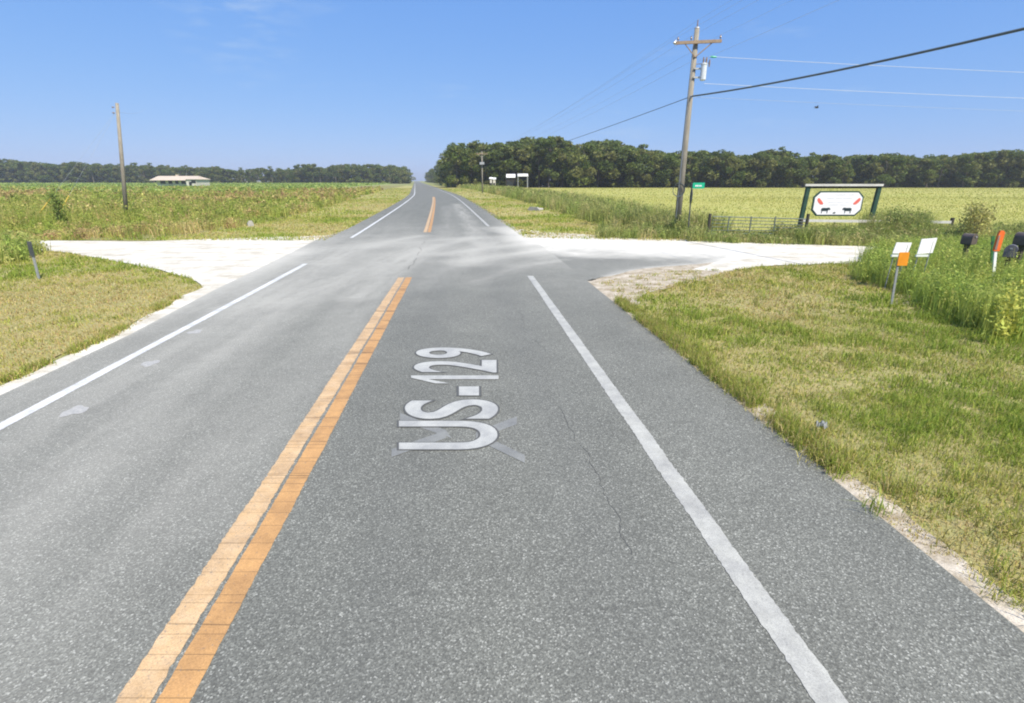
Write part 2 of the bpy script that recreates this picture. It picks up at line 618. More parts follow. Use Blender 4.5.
M['roof_white'] = mottled('white_metal_roof', (.80, .80, .79), (.72, .72, .71), .7, .5, .3, 0)
M['bird'] = mottled('dark_feathers', (.03, .03, .03), (.06, .055, .05), 20, bstr=0)

# ------------------------------------------------------------------ the road frame
D0 = Vector((-.0907, .9959, 0))
N0 = Vector((.9959, .0907, 0))
O0 = Vector((-1.672, 0, 0))
BEND_S, BEND = [12, 30, 60, 90, 115], [0, .04, .047, .06, .087]      # how far the road has turned left


def W(s, t, z=0.0):
    p = O0 + D0 * s + N0 * t
    return Vector((p.x, p.y, z))


_S = np.concatenate([np.arange(-14, 60, .1), np.arange(60, 200, 1.0), np.arange(200, 2400, 20)])


def centre():
    pts, x, y, th, ps = {}, O0.x + D0.x * -14, O0.y + D0.y * -14, math.atan2(D0.x, D0.y), -14
    out = []
    for s in _S:
        ds = s - ps
        th = math.atan2(D0.x, D0.y) - float(np.interp(s, BEND_S, BEND))
        x += math.sin(th) * ds
        y += math.cos(th) * ds
        out.append((x, y, th))
        ps = s
    return np.array(out)


_C = centre()


def R(s, t):
    """world xy at distance s along the curving road and t to its right (arrays allowed)"""
    x, y, th = (np.interp(s, _S, _C[:, k]) for k in range(3))
    return x + np.cos(th) * t, y - np.sin(th) * t


def flat_poly(name, pts, z, m, jitter=0.0, step=.4, kind='structure', seed=5, parent=None):
    """ground sheet from an outline, its edge subdivided and made ragged"""
    pts = [(p[0], p[1]) for p in pts]
    out = []
    for i in range(len(pts)):
        a, b = np.array(pts[i]), np.array(pts[(i + 1) % len(pts)])
        n = max(1, int(min(np.linalg.norm(b - a) / step, 400))) if jitter else 1
        for k in range(n):
            out.append(a + (b - a) * k / n)
    out = np.array(out)
    if jitter:
        out = out + np.stack([vnoise(out[:, 0], out[:, 1], 1.1, seed, 4) - .5, vnoise(out[:, 0], out[:, 1], 1.1, seed + 50, 4) - .5], 1) * 2 * jitter
    from mathutils.geometry import tessellate_polygon
    vv = [Vector((x, y, 0)) for x, y in out]
    tris = tessellate_polygon([vv])
    mb = MB()
    mb.add([(x, y, z) for x, y in out], [t if (vv[t[1]] - vv[t[0]]).cross(vv[t[2]] - vv[t[0]]).z > 0 else t[::-1] for t in tris])
    o = mb.build(name, m, parent)
    if kind: o['kind'] = kind
    return o


# ------------------------------------------------------------------ ground sheets
mb = MB()
ring = [0, 30, 120, 500, 1200, 2600]
vv, ff = [(0, 0, -.03)], []
for r_ in ring[1:]:
    for k in range(64):
        a = 2 * math.pi * k / 64
        vv.append((r_ * math.cos(a), r_ * math.sin(a), -.03))
for k in range(64):
    ff.append((0, 1 + k, 1 + (k + 1) % 64))
for j in range(len(ring) - 2):
    for k in range(64):
        a, b = 1 + j * 64 + k, 1 + j * 64 + (k + 1) % 64
        ff.append((a, a + 64, b + 64, b))
mb.add(vv, ff)
tag(mb.build('ground', M['ground']), kind='structure')

# outlines on the ground (taken from the photograph, true positions on flat ground)
lime_r_bottom = [G(*p) for p in ((590, 283), (601, 277.5), (640, 275), (700, 277), (722, 272), (760, 266), (870, 262))]
lime_r_top = [G(*p) for p in ((870, 246), (760, 243), (660, 238), (600, 235), (560, 233), (520, 229), (497, 225))]
lime_l_bottom = [G(*p) for p in ((203, 287), (190, 278), (150, 268), (100, 258), (50, 250))]
lime_l_top = [G(*p) for p in ((60, 240.5), (150, 241), (260, 237), (325, 235.5))]

right_verge = [W(-6, 4.8), W(13.0, 4.8)] + lime_r_bottom[1:] + [Vector((34, 17.6, 0)), Vector((34, -6, 0))]
left_verge = [W(-6, -4.3)] + [W(12.6, -4.75)] + lime_l_bottom + [Vector((-60, 19.5, 0)), Vector((-60, -6, 0))]
far_right = lambda t0, t1, s0, s1, st: [R(s, t0(s)) for s in np.arange(s0, s1, st)] + [R(s, t1(s)) for s in np.arange(s1, s0, -st)]
flat_poly('roadside_verge', right_verge, -.012, M['verge'])
flat_poly('roadside_verge', left_verge, -.012, M['verge'])
ditch = [G(*p) for p in ((440, 185.6), (470, 189), (500, 195.5), (540, 206), (575, 218), (612, 229), (680, 236.5), (770, 241), (880, 245))]
left_ditch = [G(*p) for p in ((406, 185.6), (385, 189.5), (340, 203), (290, 217), (240, 227), (155, 239), (60, 240))]
right_mown = [R(s, 4.6) for s in (24, 30, 40, 60, 80, 120, 200, 280)] + ditch[:]
flat_poly('mown_verge', right_mown, -.014, M['mown'])
left_mown = [R(s, -4.4) for s in (24, 30, 40, 60, 80, 120, 200, 280)] + left_ditch[:]
flat_poly('mown_verge', left_mown, -.014, M['mown'])
flat_poly('hay_field', [(-30, 300)] + [d for d in ditch] + [(60, 25), (420, 60), (420, 300)], -.020, M['hay'])
flat_poly('weedy_field', [d for d in left_ditch] + [(-90, 24), (-300, 60), (-300, 160)], -.022, M['weedy'])
flat_poly('crop_field', [(-52, 105), (-300, 105), (-900, 200), (-900, 520), (-110, 520)], -.018, M['crop'])
flat_poly('forest_floor', [(-700, 448), (-90, 448), (-100, 560), (-800, 560)], -.010, M['litter'])
flat_poly('forest_floor', [(-28, 203), (-2, 199), (260, 199), (420, 203), (420, 330), (-30, 330)], -.014, M['litter'])
shoulder_sand = [W(s, 4.5) for s in (-6, 13)] + [W(13.6, 5.0), G(615, 273), G(640, 268), G(700, 262), G(745, 258), G(770, 262), G(722, 273), G(690, 283), G(650, 292), G(629, 306), W(9, 5.25), W(5, 5.2), W(-6, 5.2)]
flat_poly('sandy_shoulder', shoulder_sand, -.006, M['sand'], .16, .12)

# ------------------------------------------------------------------ road surface with its dust
def seg_dist(x, y, pts):
    best = np.full(x.shape, 1e9)
    for (ax, ay), (bx, by) in zip(pts[:-1], pts[1:]):
        dx, dy = bx - ax, by - ay
        L = dx * dx + dy * dy + 1e-9
        k = np.clip(((x - ax) * dx + (y - ay) * dy) / L, 0, 1)
        best = np.minimum(best, np.hypot(x - ax - k * dx, y - ay - k * dy))
    return best


STROKES = [   # photograph points of the pale tyre tracks: (polyline, half width m, strength)
    ([(283, 302), (351, 277), (392, 262), (420, 250)], .45, .34),
    ([(330, 262), (351, 252), (381, 243), (420, 236)], .5, .42),
    ([(300, 252), (360, 246), (440, 240), (520, 236), (570, 236)], .8, .36),
    ([(356, 297), (401, 266), (431, 248), (470, 238)], .4, .42),
    ([(395, 262), (411, 254), (430, 246)], 1.0, .34),
    ([(470, 262), (478, 250), (500, 240), (540, 237)], .8, .52),
    ([(450, 262), (490, 258), (540, 250), (620, 246)], .55, .52),
    ([(440, 254), (480, 249), (530, 243), (600, 240)], .5, .46),
    ([(456, 204), (464, 214), (473, 230), (480, 246)], .5, .42),
    ([(447, 206), (448, 222), (446, 240)], .5, .16),
    ([(480, 280), (520, 266), (580, 258)], .35, .22),
    ([(420, 290), (450, 268), (500, 254)], .35, .18),
    ([(60, 405), (180, 345), (280, 295), (340, 265)], .55, .22),
    ([(0, 500), (120, 420), (230, 345), (300, 302)], .45, .14),
    ([(200, 520), (300, 400), (360, 320), (392, 280)], .40, .13),
    ([(500, 228), (520, 232), (560, 238), (600, 243)], .9, .75),
    ([(230, 310), (270, 290), (320, 262), (345, 246)], .6, .30),
]


def dust(x, y, s, t):
    n1 = vnoise(x, y, .9, 3, 4)
    n2 = vnoise(s * .22, t * 2.3, 1.0, 8, 4)
    d = np.zeros_like(x)
    # general film over the junction
    d += np.exp(-((s - 21) / 7.5) ** 2) * (.16 + .30 * np.clip(n1 * 1.6 - .45, 0, 1))
    for pl, w, k in STROKES:
        q = [(G(*p).x, G(*p).y) for p in pl]
        dd = seg_dist(x + (n1 - .5) * .5, y + (n1 - .5) * .5, q)
        str_ = np.clip(-.15 + 2.0 * vnoise(dd * 9, (x + y) * .3, 1.0, 21, 3), 0, 1.6)
        d += k * np.exp(-(dd / w) ** 2) * str_
    # left shoulder, thickest near the driveway
    sl = np.clip((-t - 3.35) / .9, 0, 1)
    d += sl * (.16 + .25 * np.exp(-((s - 15) / 6) ** 2)) * (.4 + n2) * np.clip((40 - s) / 20, 0, 1)
    d += np.clip((-t - 4.1) / .5, 0, 1) * .42 * np.clip((26 - s) / 8, 0, 1)
    # right throat of the driveway
    sr = np.clip((t - 3.3) / 2.0, 0, 1.4)
    d += sr ** 1.3 * np.exp(-((s - 23.8) / 4.0) ** 2) * 3.2 * (.6 + .8 * n1)
    d += np.clip((t - 3.6) / 1.5, 0, 1) * np.clip((s - 24) / 5, 0, 1) * np.exp(-np.clip(s - 29, 0, 99) / 9) * .55
    # left lane: dusty film drawn out along the wheel tracks
    d += np.clip((-t - .3) / 1.2, 0, 1) * np.exp(-np.clip(s - 6, 0, 99) / 22) * (.05 + .24 * np.clip(n2 * 1.9 - .6, 0, 1)) * np.exp(-((t + 2.3) / 1.5) ** 2)
    d += .05 * n2 + np.clip((-t + .2) / .8, 0, 1) * (.07 + .10 * n2) * np.clip((45 - s) / 25, 0, 1)
    d *= .62 + .46 * vnoise(x, y, 7, 31, 3)
    k_ = np.clip((np.abs(t) - 3.3) / 1.2, 0, 1)
    cap = .56 + .41 * k_
    return np.clip(cap * (1 - np.exp(-d * .95 / cap)), 0, .97)


def tar(x, y, s, t):
    # darker wheel tracks of the near lane and the smooth strip between the yellow stripes
    k = .16 * np.exp(-((t - 1.0) / .45) ** 2) + .14 * np.exp(-((t - 2.6) / .45) ** 2) + .10 * np.exp(-((t - .35) / .2) ** 2)
    return np.clip(k * (.5 + vnoise(s * .15, t * 2, 1, 77, 3)) * np.clip((30 - s) / 20, 0, 1), 0, .6)


def road_sheet(name, ss, tt, z, pts=None):
    S, T = np.meshgrid(ss, tt, indexing='ij')
    left = np.interp(S, [-10, 7, 9, 13, 16, 24, 30], [4.18, 4.18, 4.2, 4.5, 4.6, 4.85, 4.45])
    T = np.where(T < -4, -4 + (T + 4) * (left - 4) / .42, T)
    X, Y = R(S, T)
    n, k = S.shape
    V = np.stack([X, Y, np.full_like(X, z)], -1).reshape(-1, 3)
    i = (np.arange(n - 1)[:, None] * k + np.arange(k - 1)).ravel()
    idx = np.stack([i, i + 1, i + k + 1, i + k], 1)
    c = np.stack([dust(X, Y, S, T), tar(X, Y, S, T), np.zeros_like(X)], -1).reshape(-1, 3)
    o = np_mesh(name, V, np.full(len(idx), 4), idx.ravel(), M['asphalt'], c)
    o['kind'] = 'structure'
    return o


near_s = np.concatenate([np.arange(-10, 2, .5), np.arange(2, 34, .1), np.arange(34, 80, .4), np.arange(80, 200, 4), np.arange(200, 2200, 40)])
tt = np.concatenate([[-4.42], np.arange(-4.3, 4.9, .1), [4.91]])
road = road_sheet('road', near_s, tt, 0.0)

# asphalt apron of the right driveway, fading under the lime rock
ap = np.arange(13.2, 25.6, .1)
S, U = np.meshgrid(ap, np.linspace(0, 1, 60), indexing='ij')
reach = np.interp(S + (vnoise(S * 3, U * 9, 1, 14, 3) - .5) * .25, [12.9, 13.2, 14.1, 14.9, 15.36, 15.66, 16.28, 17, 19, 22, 24, 25.6], [.02, .08, 1.0, 2.0, 3.1, 4.2, 5.7, 7.0, 7.4, 5.0, 2.5, .4])
T = 4.90 + U * reach
X, Y = R(S, T)
n, k = S.shape
i = (np.arange(n - 1)[:, None] * k + np.arange(k - 1)).ravel()
idx = np.stack([i, i + 1, i + k + 1, i + k], 1)
dd = np.clip(.10 + .95 * np.clip((S - 17.0 + (T - 5) * .35 + (vnoise(X, Y, .8, 4, 4) - .5) * 3.2) / 3.8, 0, 1) + .55 * U ** 5, 0, .97)
dd *= .75 + .5 * vnoise(X, Y, 6, 9, 3)
cc = np.stack([np.clip(dd, 0, .97), np.zeros_like(dd), np.zeros_like(dd)], -1).reshape(-1, 3)
o = np_mesh('driveway_apron', np.stack([X, Y, np.full_like(X, -.002)], -1).reshape(-1, 3), np.full(len(idx), 4), idx.ravel(), M['asphalt'], cc)
o['kind'] = 'structure'

# lime rock driveways (the left one also spreads as a thin strip along the shoulder)
lr = [W(27, 4.9), W(24, 6.2), W(21.2, 7.8), W(18.8, 9.4), W(17.2, 10.6), W(16.4, 10.0), W(14.9, 8.6)] + lime_r_bottom[4:] + [Vector((40, 18.2, 0)), Vector((40, 22.6, 0))] + lime_r_top
flat_poly('lime_rock_driveway', lr, -.004, M['lime'], .15, .12)
ll = [W(27.5, -4.3), W(22, -4.2), W(17, -4.2), W(13.0, -4.2), W(8, -4.05), W(3, -4.05), W(-6, -4.05), W(-6, -4.5), W(3, -4.42), W(9, -4.5), W(11, -4.8)] + lime_l_bottom + \
     [Vector((-60, 18.5, 0)), Vector((-60, 23, 0))] + lime_l_top
flat_poly('lime_rock_driveway', ll, -.005, M['lime'], .14, .15)


# ------------------------------------------------------------------ paint and map overlay marks on the road
def stripe(name, t, w, spans, m, z=.004, jit=.004):
    mb_ = MB()
    for s0, s1 in spans:
        ss = np.concatenate([np.arange(s0, min(s1, 16), .03), np.arange(min(s1, max(s0, 16)), min(s1, 80), .5), np.arange(min(s1, max(s0, 80)), s1, 8)])
        if len(ss) < 2: continue
        a = RNG.normal(0, jit, len(ss)) + (vnoise(ss, ss * 0, 1.5, int(t * 10) + 60, 3) - .5) * .018
        b = RNG.normal(0, jit, len(ss)) + (vnoise(ss, ss * 0, 1.5, int(t * 10) + 90, 3) - .5) * .018
        x0, y0 = R(ss, t - w / 2 + a)
        x1, y1 = R(ss, t + w / 2 + b)
        nn = len(ss)
        mb_.add([(x0[k], y0[k], z) for k in range(nn)] + [(x1[k], y1[k], z) for k in range(nn)],
                [(k, nn + k, nn + k + 1, k + 1) for k in range(nn - 1)])
    return mb_.build(name, m, road)


stripe('edge_line', 3.48, .17, [(-8, 14.1), (30.6, 700)], M['white_line'])
stripe('edge_line', -3.44, .15, [(-8, 17.2), (25, 700)], M['bright_line'], jit=.002)
stripe('centre_line', -.105, .175, [(-8, 14.2), (27.3, 95)], M['pale_yellow_line'])
stripe('centre_line', .105, .175, [(-8, 14.2), (27.3, 95)], M['yellow_line'], jit=.002)

# map overlay chevrons, then the overlay road name, laid flat along the lane
mb = MB()
for pl in ([(400, 417), (446, 434.5), (391.5, 453.5)], [(517, 420.5), (476, 436), (525, 459.5)]):
    up_ = 5.0
    for (a, b) in ((0, 1), (1, 2)):
        (x0, y0), (x1, y1) = pl[a], pl[b]
        q = [G(x0, y0 - up_ * .8), G(x1, y1 - up_ * .8), G(x1 + (6 if x1 < 460 and b == 1 else 0), y1 + up_ * .8), G(x0, y0 + up_ * .8)]
        zq = .0035 if a == 0 else .0045
        mb.add([(p.x, p.y, zq) for p in q], [(0, 3, 2, 1)])
mb.build('pale_cross', M['chevron'], road)


def glyph(ch, offset):
    if ch == '1':        # upright with a slanting flag
        e_ = 0 if offset < .04 else .035
        body = [(.52 - e_, -e_), (1 + e_, -e_), (1 + e_, 1 + e_ * .5), (.70, 1 + e_ * .5), (-e_, .72 + e_ * .3), (-e_, .56 - e_), (.52 - e_, .80 - e_ * 1.6)]
        return np.array([(x, y, 0) for x, y in body]), [(0, 1, 2, 3, 6), (3, 4, 5, 6)]
    cu = bpy.data.curves.new('glyph', 'FONT')
    cu.body = ch
    cu.size = 1
    cu.offset = offset
    cu.resolution_u = 8
    cu.fill_mode = 'FRONT'
    ob = bpy.data.objects.new('glyph', cu)
    COL.objects.link(ob)
    dg = bpy.context.evaluated_depsgraph_get()
    me = bpy.data.meshes.new_from_object(ob.evaluated_get(dg))
    vv_ = np.array([v_.co[:] for v_ in me.vertices])
    ff_ = [tuple(p.vertices) for p in me.polygons]
    bpy.data.objects.remove(ob)
    bpy.data.curves.remove(cu)
    bpy.data.meshes.remove(me)
    return vv_, ff_


# rows of the photograph where each character starts and ends, and the cap height in photograph columns
CH = [('U', 450, 421.5, 399, 497.5), ('S', 419.5, 400, 405, 498), ('-', 396, 387, 459, 479), ('1', 384, 376, 411, 498.5), ('2', 373, 360.5, 414, 496.5), ('9', 358.5, 348, 416, 491.5)]
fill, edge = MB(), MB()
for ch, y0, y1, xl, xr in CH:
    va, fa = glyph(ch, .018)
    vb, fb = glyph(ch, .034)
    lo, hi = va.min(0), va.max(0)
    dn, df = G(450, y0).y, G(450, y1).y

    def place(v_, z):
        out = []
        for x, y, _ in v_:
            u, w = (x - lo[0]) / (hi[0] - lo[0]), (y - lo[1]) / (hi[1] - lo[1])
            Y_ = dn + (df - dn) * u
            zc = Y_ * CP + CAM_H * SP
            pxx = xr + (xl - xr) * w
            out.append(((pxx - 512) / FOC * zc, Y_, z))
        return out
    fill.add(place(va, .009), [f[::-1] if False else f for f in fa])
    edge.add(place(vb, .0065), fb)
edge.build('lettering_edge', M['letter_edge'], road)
fill.build('overlay_lettering', M['letter'], road)

# cracks and dried splashes
def crack(pl, w):
    mb_ = MB()
    q = [G(*p) for p in pl]
    pts = []
    for a, b in zip(q[:-1], q[1:]):
        n_ = max(2, int((b - a).length / .05))
        pts += [a + (b - a) * (k / n_) for k in range(n_)]
    off = np.cumsum(RNG.normal(0, .012, len(pts)))
    off -= np.linspace(off[0], off[-1], len(pts))
    L = len(pts)
    wv = w * np.clip(vnoise(np.arange(L) * .05, np.zeros(L), 2.2, int(pl[0][0]), 3) * 3.2 - 1.0, .04, 1.3)
    off = off + (vnoise(np.arange(L) * .05, np.zeros(L), 5.0, 7 + int(pl[0][1]), 2) - .5) * .09
    vs_ = []
    for k in range(L): vs_.append((pts[k].x + off[k] - wv[k] / 2, pts[k].y, .003))
    for k in range(L): vs_.append((pts[k].x + off[k] + wv[k] / 2, pts[k].y, .003))
    mb_.add(vs_, [(k, L + k, L + k + 1, k + 1) for k in range(L - 1)])
    return mb_.build('crack', M['crack'], road)


crack([(547, 352), (556, 380), (563, 408), (580, 440), (600, 475), (622, 520), (633, 560)], .005)
crack([(520, 310), (530, 330), (547, 352)], .007)
crack([(520, 372), (540, 376), (557, 372)], .010)
crack([(428, 238), (420, 250), (408, 270)], .014)
for px, py, r_ in ((75, 411, .12), (150, 363.5, .11), (195, 332, .11)):
    c = G(px, py)
    mb = MB()
    n_ = 22
    a0 = RNG.uniform(0, 6, 3)
    rr = [r_ * (1 + .18 * math.sin(3 * k / n_ * 6.283 + a0[0]) + .12 * math.sin(5 * k / n_ * 6.283 + a0[1])) for k in range(n_)]
    mb.add([(c.x + rr[k] * math.cos(6.283 * k / n_), c.y + 1.2 * rr[k] * math.sin(6.283 * k / n_), .0035) for k in range(n_)], [tuple(range(n_))])
    mb.build('lime_splash', M['splat'], road)

# ------------------------------------------------------------------ trees
def tree_meshes(kind, seed, H, Wd):
    """trunk and crown meshes around the origin; the crown is many leaf clumps with gaps between lobes"""
    global RNG
    keep = RNG
    RNG = np.random.default_rng(seed)
    tm = MB()
    bend = RNG.normal(0, .03 * H, 2)
    tr_h = H * (.78 if kind != 'pine' else .92)
    r0 = H * .017 + .08
    pts = [Vector((bend[0] * (k / 5) ** 2, bend[1] * (k / 5) ** 2, tr_h * k / 5)) for k in range(6)]
    tm.path(pts, [r0 * (1 - .8 * k / 5) for k in range(6)], 7)
    vg = Veg()
    tint = RNG.normal(1, .1)
    lobes = []
    if kind == 'pine':
        n = 16
        for k in range(n):
            zf = RNG.uniform(.55, 1.0)
            rad = Wd * .5 * (1.1 - abs(zf - .72) * 2.2)
            a = RNG.uniform(0, 6.283)
            q = RNG.uniform(.2, 1) * max(rad, .3)
            lobes.append((q * math.cos(a) + bend[0], q * math.sin(a) + bend[1], zf * H, RNG.uniform(.8, 1.4)))
    else:
        n = 34
        for k in range(n):
            zf = RNG.uniform(.07, .95)
            prof = math.sqrt(max(.05, 1 - ((zf - .52) / .52) ** 2))
            a = RNG.uniform(0, 6.283)
            q = RNG.uniform(.45, 1.0) * prof * Wd * .5
            lobes.append((q * math.cos(a) + bend[0] * zf, q * math.sin(a) + bend[1] * zf, zf * H - .6, RNG.uniform(.10, .19) * Wd))
    for k in range(0, n, 2):          # limbs reaching into the lobes
        lx, ly, lz, lr_ = lobes[k]
        z0 = max(H * .12, lz - RNG.uniform(.15, .3) * H)
        f = min(z0 / tr_h, 1)
        tm.path([(bend[0] * f * f, bend[1] * f * f, z0), ((lx) * .5, (ly) * .5, (z0 + lz) * .5 + .2), (lx, ly, lz)], [r0 * .35, r0 * .22, r0 * .08], 5)
    pal = np.array([(.112, .156, .034), (.155, .196, .042), (.195, .222, .058), (.205, .212, .068), (.128, .168, .046)]) * tint
    for lx, ly, lz, lr_ in lobes:
        cnt = int(115 * (lr_ / (.14 * Wd)) ** 1.5) if kind != 'pine' else 90
        d = RNG.normal(0, 1, (cnt, 3))
        d /= np.linalg.norm(d, axis=1)[:, None]
        rr_ = lr_ * RNG.uniform(.45, 1.12, cnt) ** .6
        p = np.array([lx, ly, lz]) + d * rr_[:, None] * np.array([1, 1, .75])
        p[:, 2] = np.maximum(p[:, 2], .5)
        base = pal[RNG.integers(len(pal))]
        col = np.clip(base * RNG.normal(1, .22, (cnt, 1)), .008, .3)
        vg.leaves(p, RNG.uniform(.34, .78, cnt) * (1 if kind != 'pine' else .8), col, 1.1, 1.5)
    t_ob = tm.build('trunk', M['bark'])
    c_ob = vg.build('crown', M['crown'])
    RNG = keep
    return t_ob, c_ob


def tree_proto(name, kind, seed, H, Wd):
    r_ = empty(name, (0, 0, 0), 'tree', 'tree')
    t_, c_ = tree_meshes(kind, seed, H, Wd)
    t_.parent = r_
    c_.parent = r_
    return r_


PROTO = [tree_proto('oak_tree', 'oak', 11, 17, 13), tree_proto('oak_tree', 'oak', 12, 15, 11), tree_proto('oak_tree', 'oak', 13, 18, 11),
         tree_proto('oak_tree', 'oak', 14, 14, 12), tree_proto('oak_tree', 'oak', 15, 16, 10), tree_proto('pine_tree', 'pine', 16, 19, 7)]
HGT = [17, 15, 18, 14, 16, 19]
used = set()


def plant_tree(x, y, h, label, group, k=None, wide=1.0):
    if k is None: k = int(RNG.choice(6, p=[.2, .18, .18, .17, .18, .09]))
    if k in used: o = copy_tree(PROTO[k])
    else:
        o = PROTO[k]
        used.add(k)
    f = h / HGT[k]
    o.location = (x, y, -.03)
    o.rotation_euler = (0, 0, float(RNG.uniform(0, 6.283)))
    o.scale = (f * wide, f * wide, f)
    tag(o, label, 'tree', group)
    return o


# skyline of the photograph on the right: (column, row of the tops)
SKY_R = [(440, 152), (446, 141), (470, 142), (500, 143), (520, 138), (545, 136), (562, 142), (585, 137), (610, 141), (640, 146), (665, 147), (690, 150), (730, 150), (752, 152), (765, 148), (790, 154),
         (820, 152), (850, 156), (880, 152), (910, 154), (940, 153), (965, 151), (1000, 148), (1030, 148), (1250, 146)]
SX, SY = [p[0] for p in SKY_R], [p[1] for p in SKY_R]
GR = 'trees along the edge of the wood beyond the hay field'
px = 457.0
row = 0
while px < 1085:
    Y_ = 208 + RNG.uniform(-7, 7)
    top = np.interp(px, SX, SY) + RNG.uniform(-2.5, 5)
    h = P(px, top, Y_).z
    x = P(px, 185, Y_).x
    plant_tree(x, Y_, h, 'broad dark green tree in the front row of the wood beyond the hay field', GR, wide=RNG.uniform(.9, 1.25))
    px += RNG.uniform(9, 15)
for dY, st in ((14, 15), (30, 17)):
    px = 462.0
    while px < 1085:
        Y_ = 208 + dY + RNG.uniform(-5, 5)
        top = np.interp(px, SX, SY) + RNG.uniform(-1.5, 3)
        plant_tree(P(px, 185, Y_).x, Y_, P(px, top, Y_).z, 'tall tree in the rows behind the front of the wood beyond the hay field', 'trees in the rows behind the wood edge', wide=RNG.uniform(1, 1.4))
        px += st * RNG.uniform(.8, 1.2)
# trees receding along the right of the road
GR2 = 'trees receding along the right side of the far road'
SKY_F = [(424, 180), (428, 176), (433, 168), (437, 164), (441, 158), (447, 145)]
for s in np.concatenate([np.arange(205, 420, 17), np.arange(430, 1000, 45)]):
    for dt in (0, 11):
        x, y = R(s + RNG.uniform(-4, 4), 17 + dt + RNG.uniform(-2, 2))
        h = float(np.interp(s, [200, 300, 1000], [17, 15, 15]) * RNG.uniform(.8, 1.1))
        plant_tree(float(x), float(y), h, 'tree in the row receding along the right side of the far road', GR2)
# far row on the left, and its end beside the road
SKY_L = [(-40, 158), (0, 159), (30, 161), (55, 163), (80, 162), (120, 165), (150, 164), (170, 166), (195, 165), (215, 167), (240, 168), (262, 169), (290, 168), (310, 163), (316, 166), (345, 165), (370, 164), (395, 165), (408, 167), (414, 172)]
LX, LY = [p[0] for p in SKY_L], [p[1] for p in SKY_L]
for row, (Y0, st) in enumerate(((455, 7.0), (480, 8.5), (505, 11))):
    px = -35.0
    while px < 409:
        Y_ = Y0 + RNG.uniform(-8, 8)
        top = np.interp(px, LX, LY) + RNG.uniform(-1.8, 2.8)
        plant_tree(P(px, 185, Y_).x, Y_, P(px, top, Y_).z, 'grey green tree in the distant row beyond the green crop on the left', 'trees of the distant row left of the road', wide=RNG.uniform(1, 1.4))
        px += st * RNG.uniform(.8, 1.25)
for s in np.arange(480, 1100, 60):
    x, y = R(s, -20 + RNG.uniform(-3, 3))
    plant_tree(float(x), float(y), 14 * RNG.uniform(.85, 1.1), 'tree in the row receding along the left side of the far road', 'trees receding along the left side of the far road')

# ------------------------------------------------------------------ utility poles and wires
def sag(a, b, drop, n=24):
    a, b = Vector(a), Vector(b)
    return [a.lerp(b, k / n) - Vector((0, 0, drop * 4 * (k / n) * (1 - k / n))) for k in range(n + 1)]


YP = 27.0
base = G(676.5, 232.2)
base = Vector((P(677, 225, YP).x, YP, 0))
top = P(697.5, 28, YP)
top.x = base.x + (P(697, 30, YP).x - base.x)
pole = empty('utility_pole', base, 'tall weathered wooden utility pole with crossarm and transformer beside the right driveway', 'utility pole')
axis = (top - base)
at_ = lambda z: base + axis * (z / axis.z)
mb = MB()
mb.path([at_(-.3), at_(axis.z * .5), at_(axis.z)], [.165, .14, .11], 14)
mb.build('pole_shaft', M['pole_wood'], pole, smooth=True)
mb = MB().cyl(at_(axis.z - .02), at_(axis.z + .03), .12, .09, 12)
mb.cyl(at_(axis.z), at_(axis.z + .35), .012, .012, 6)
mb.build('pole_cap', M['galv'], pole)
ins0 = at_(axis.z + .3)
MB().cyl(at_(axis.z + .06), at_(axis.z + .32), .035, .02, 10).build('insulator', M['porcelain'], pole)
za = P(697, 42, YP).z
armL, armR = P(676, 43, YP - .2), P(721.5, 41, YP - .2)
adir = (armR - armL).normalized()
aup = Vector((0, 0, 1))
adp = adir.cross(aup)
mb = MB().box((armL + armR) / 2, ((armR - armL).length, .10, .125), (adir, adp, aup))
mb.build('crossarm', M['arm_wood'], pole)
for f in (.2, .8):
    q = armL.lerp(armR, f)
    MB().cyl(q - aup * .05, at_(za - .65) - Vector((0, .14, 0)), .024, .024, 6).build('brace', M['arm_wood'], pole)
wire_at = []
for f, l in ((.04, 1), (.97, 1), (.33, 0)):
    q = armL.lerp(armR, f)
    mb = MB().cyl(q + aup * .05, q + aup * .13, .012, .012, 6)
    mb.path([q + aup * .11, q + aup * .16, q + aup * .20, q + aup * .25], [.035, .05, .03, .02], 10)
    mb.build('insulator', M['porcelain'], pole)
    wire_at.append(q + aup * .25)
MB().path([armL + Vector((-.02, -.03, -.08)), armL + Vector((-.1, -.06, 0)), armL + Vector((-.02, -.05, .1))], [.03, .07, .03], 8).build('dead_end_clamp', M['galv'], pole)
# transformer with lid, bushings and bracket
tc_ = P(703.4, 72, YP - .25)
tr_top, tr_bot = P(703.6, 64.5, YP - .25), P(702.8, 80.5, YP - .25)
mb = MB()
mb.path([(tc_.x, tc_.y, tr_bot.z), (tc_.x, tc_.y, tr_bot.z + .03), (tc_.x, tc_.y, tr_top.z - .04), (tc_.x, tc_.y, tr_top.z)], [.11, .135, .135, .12], 18)
tk = mb.build('transformer_tank', M['transformer'], pole)
mb = MB()
mb.path([(tc_.x, tc_.y, tr_top.z - .01), (tc_.x, tc_.y, tr_top.z + .04), (tc_.x, tc_.y, tr_top.z + .07)], [.148, .144, .06], 18)
mb.build('lid', M['transformer'], tk)
for dx in (-.06, .07):
    MB().path([(tc_.x + dx, tc_.y - .04, tr_top.z + .05), (tc_.x + dx, tc_.y - .05, tr_top.z + .2), (tc_.x + dx * 1.2, tc_.y - .05, tr_top.z + .3)], [.035, .045, .02], 8).build('bushing', M['porcelain'], tk)
mb = MB()
for z in (tr_top.z - .15, tr_bot.z + .15):
    c = at_(z)
    mb.box(((c.x + tc_.x) / 2, (c.y + tc_.y) / 2, z), (abs(tc_.x - c.x), .12, .06))
mb.build('mounting_bracket', M['galv'], pole)
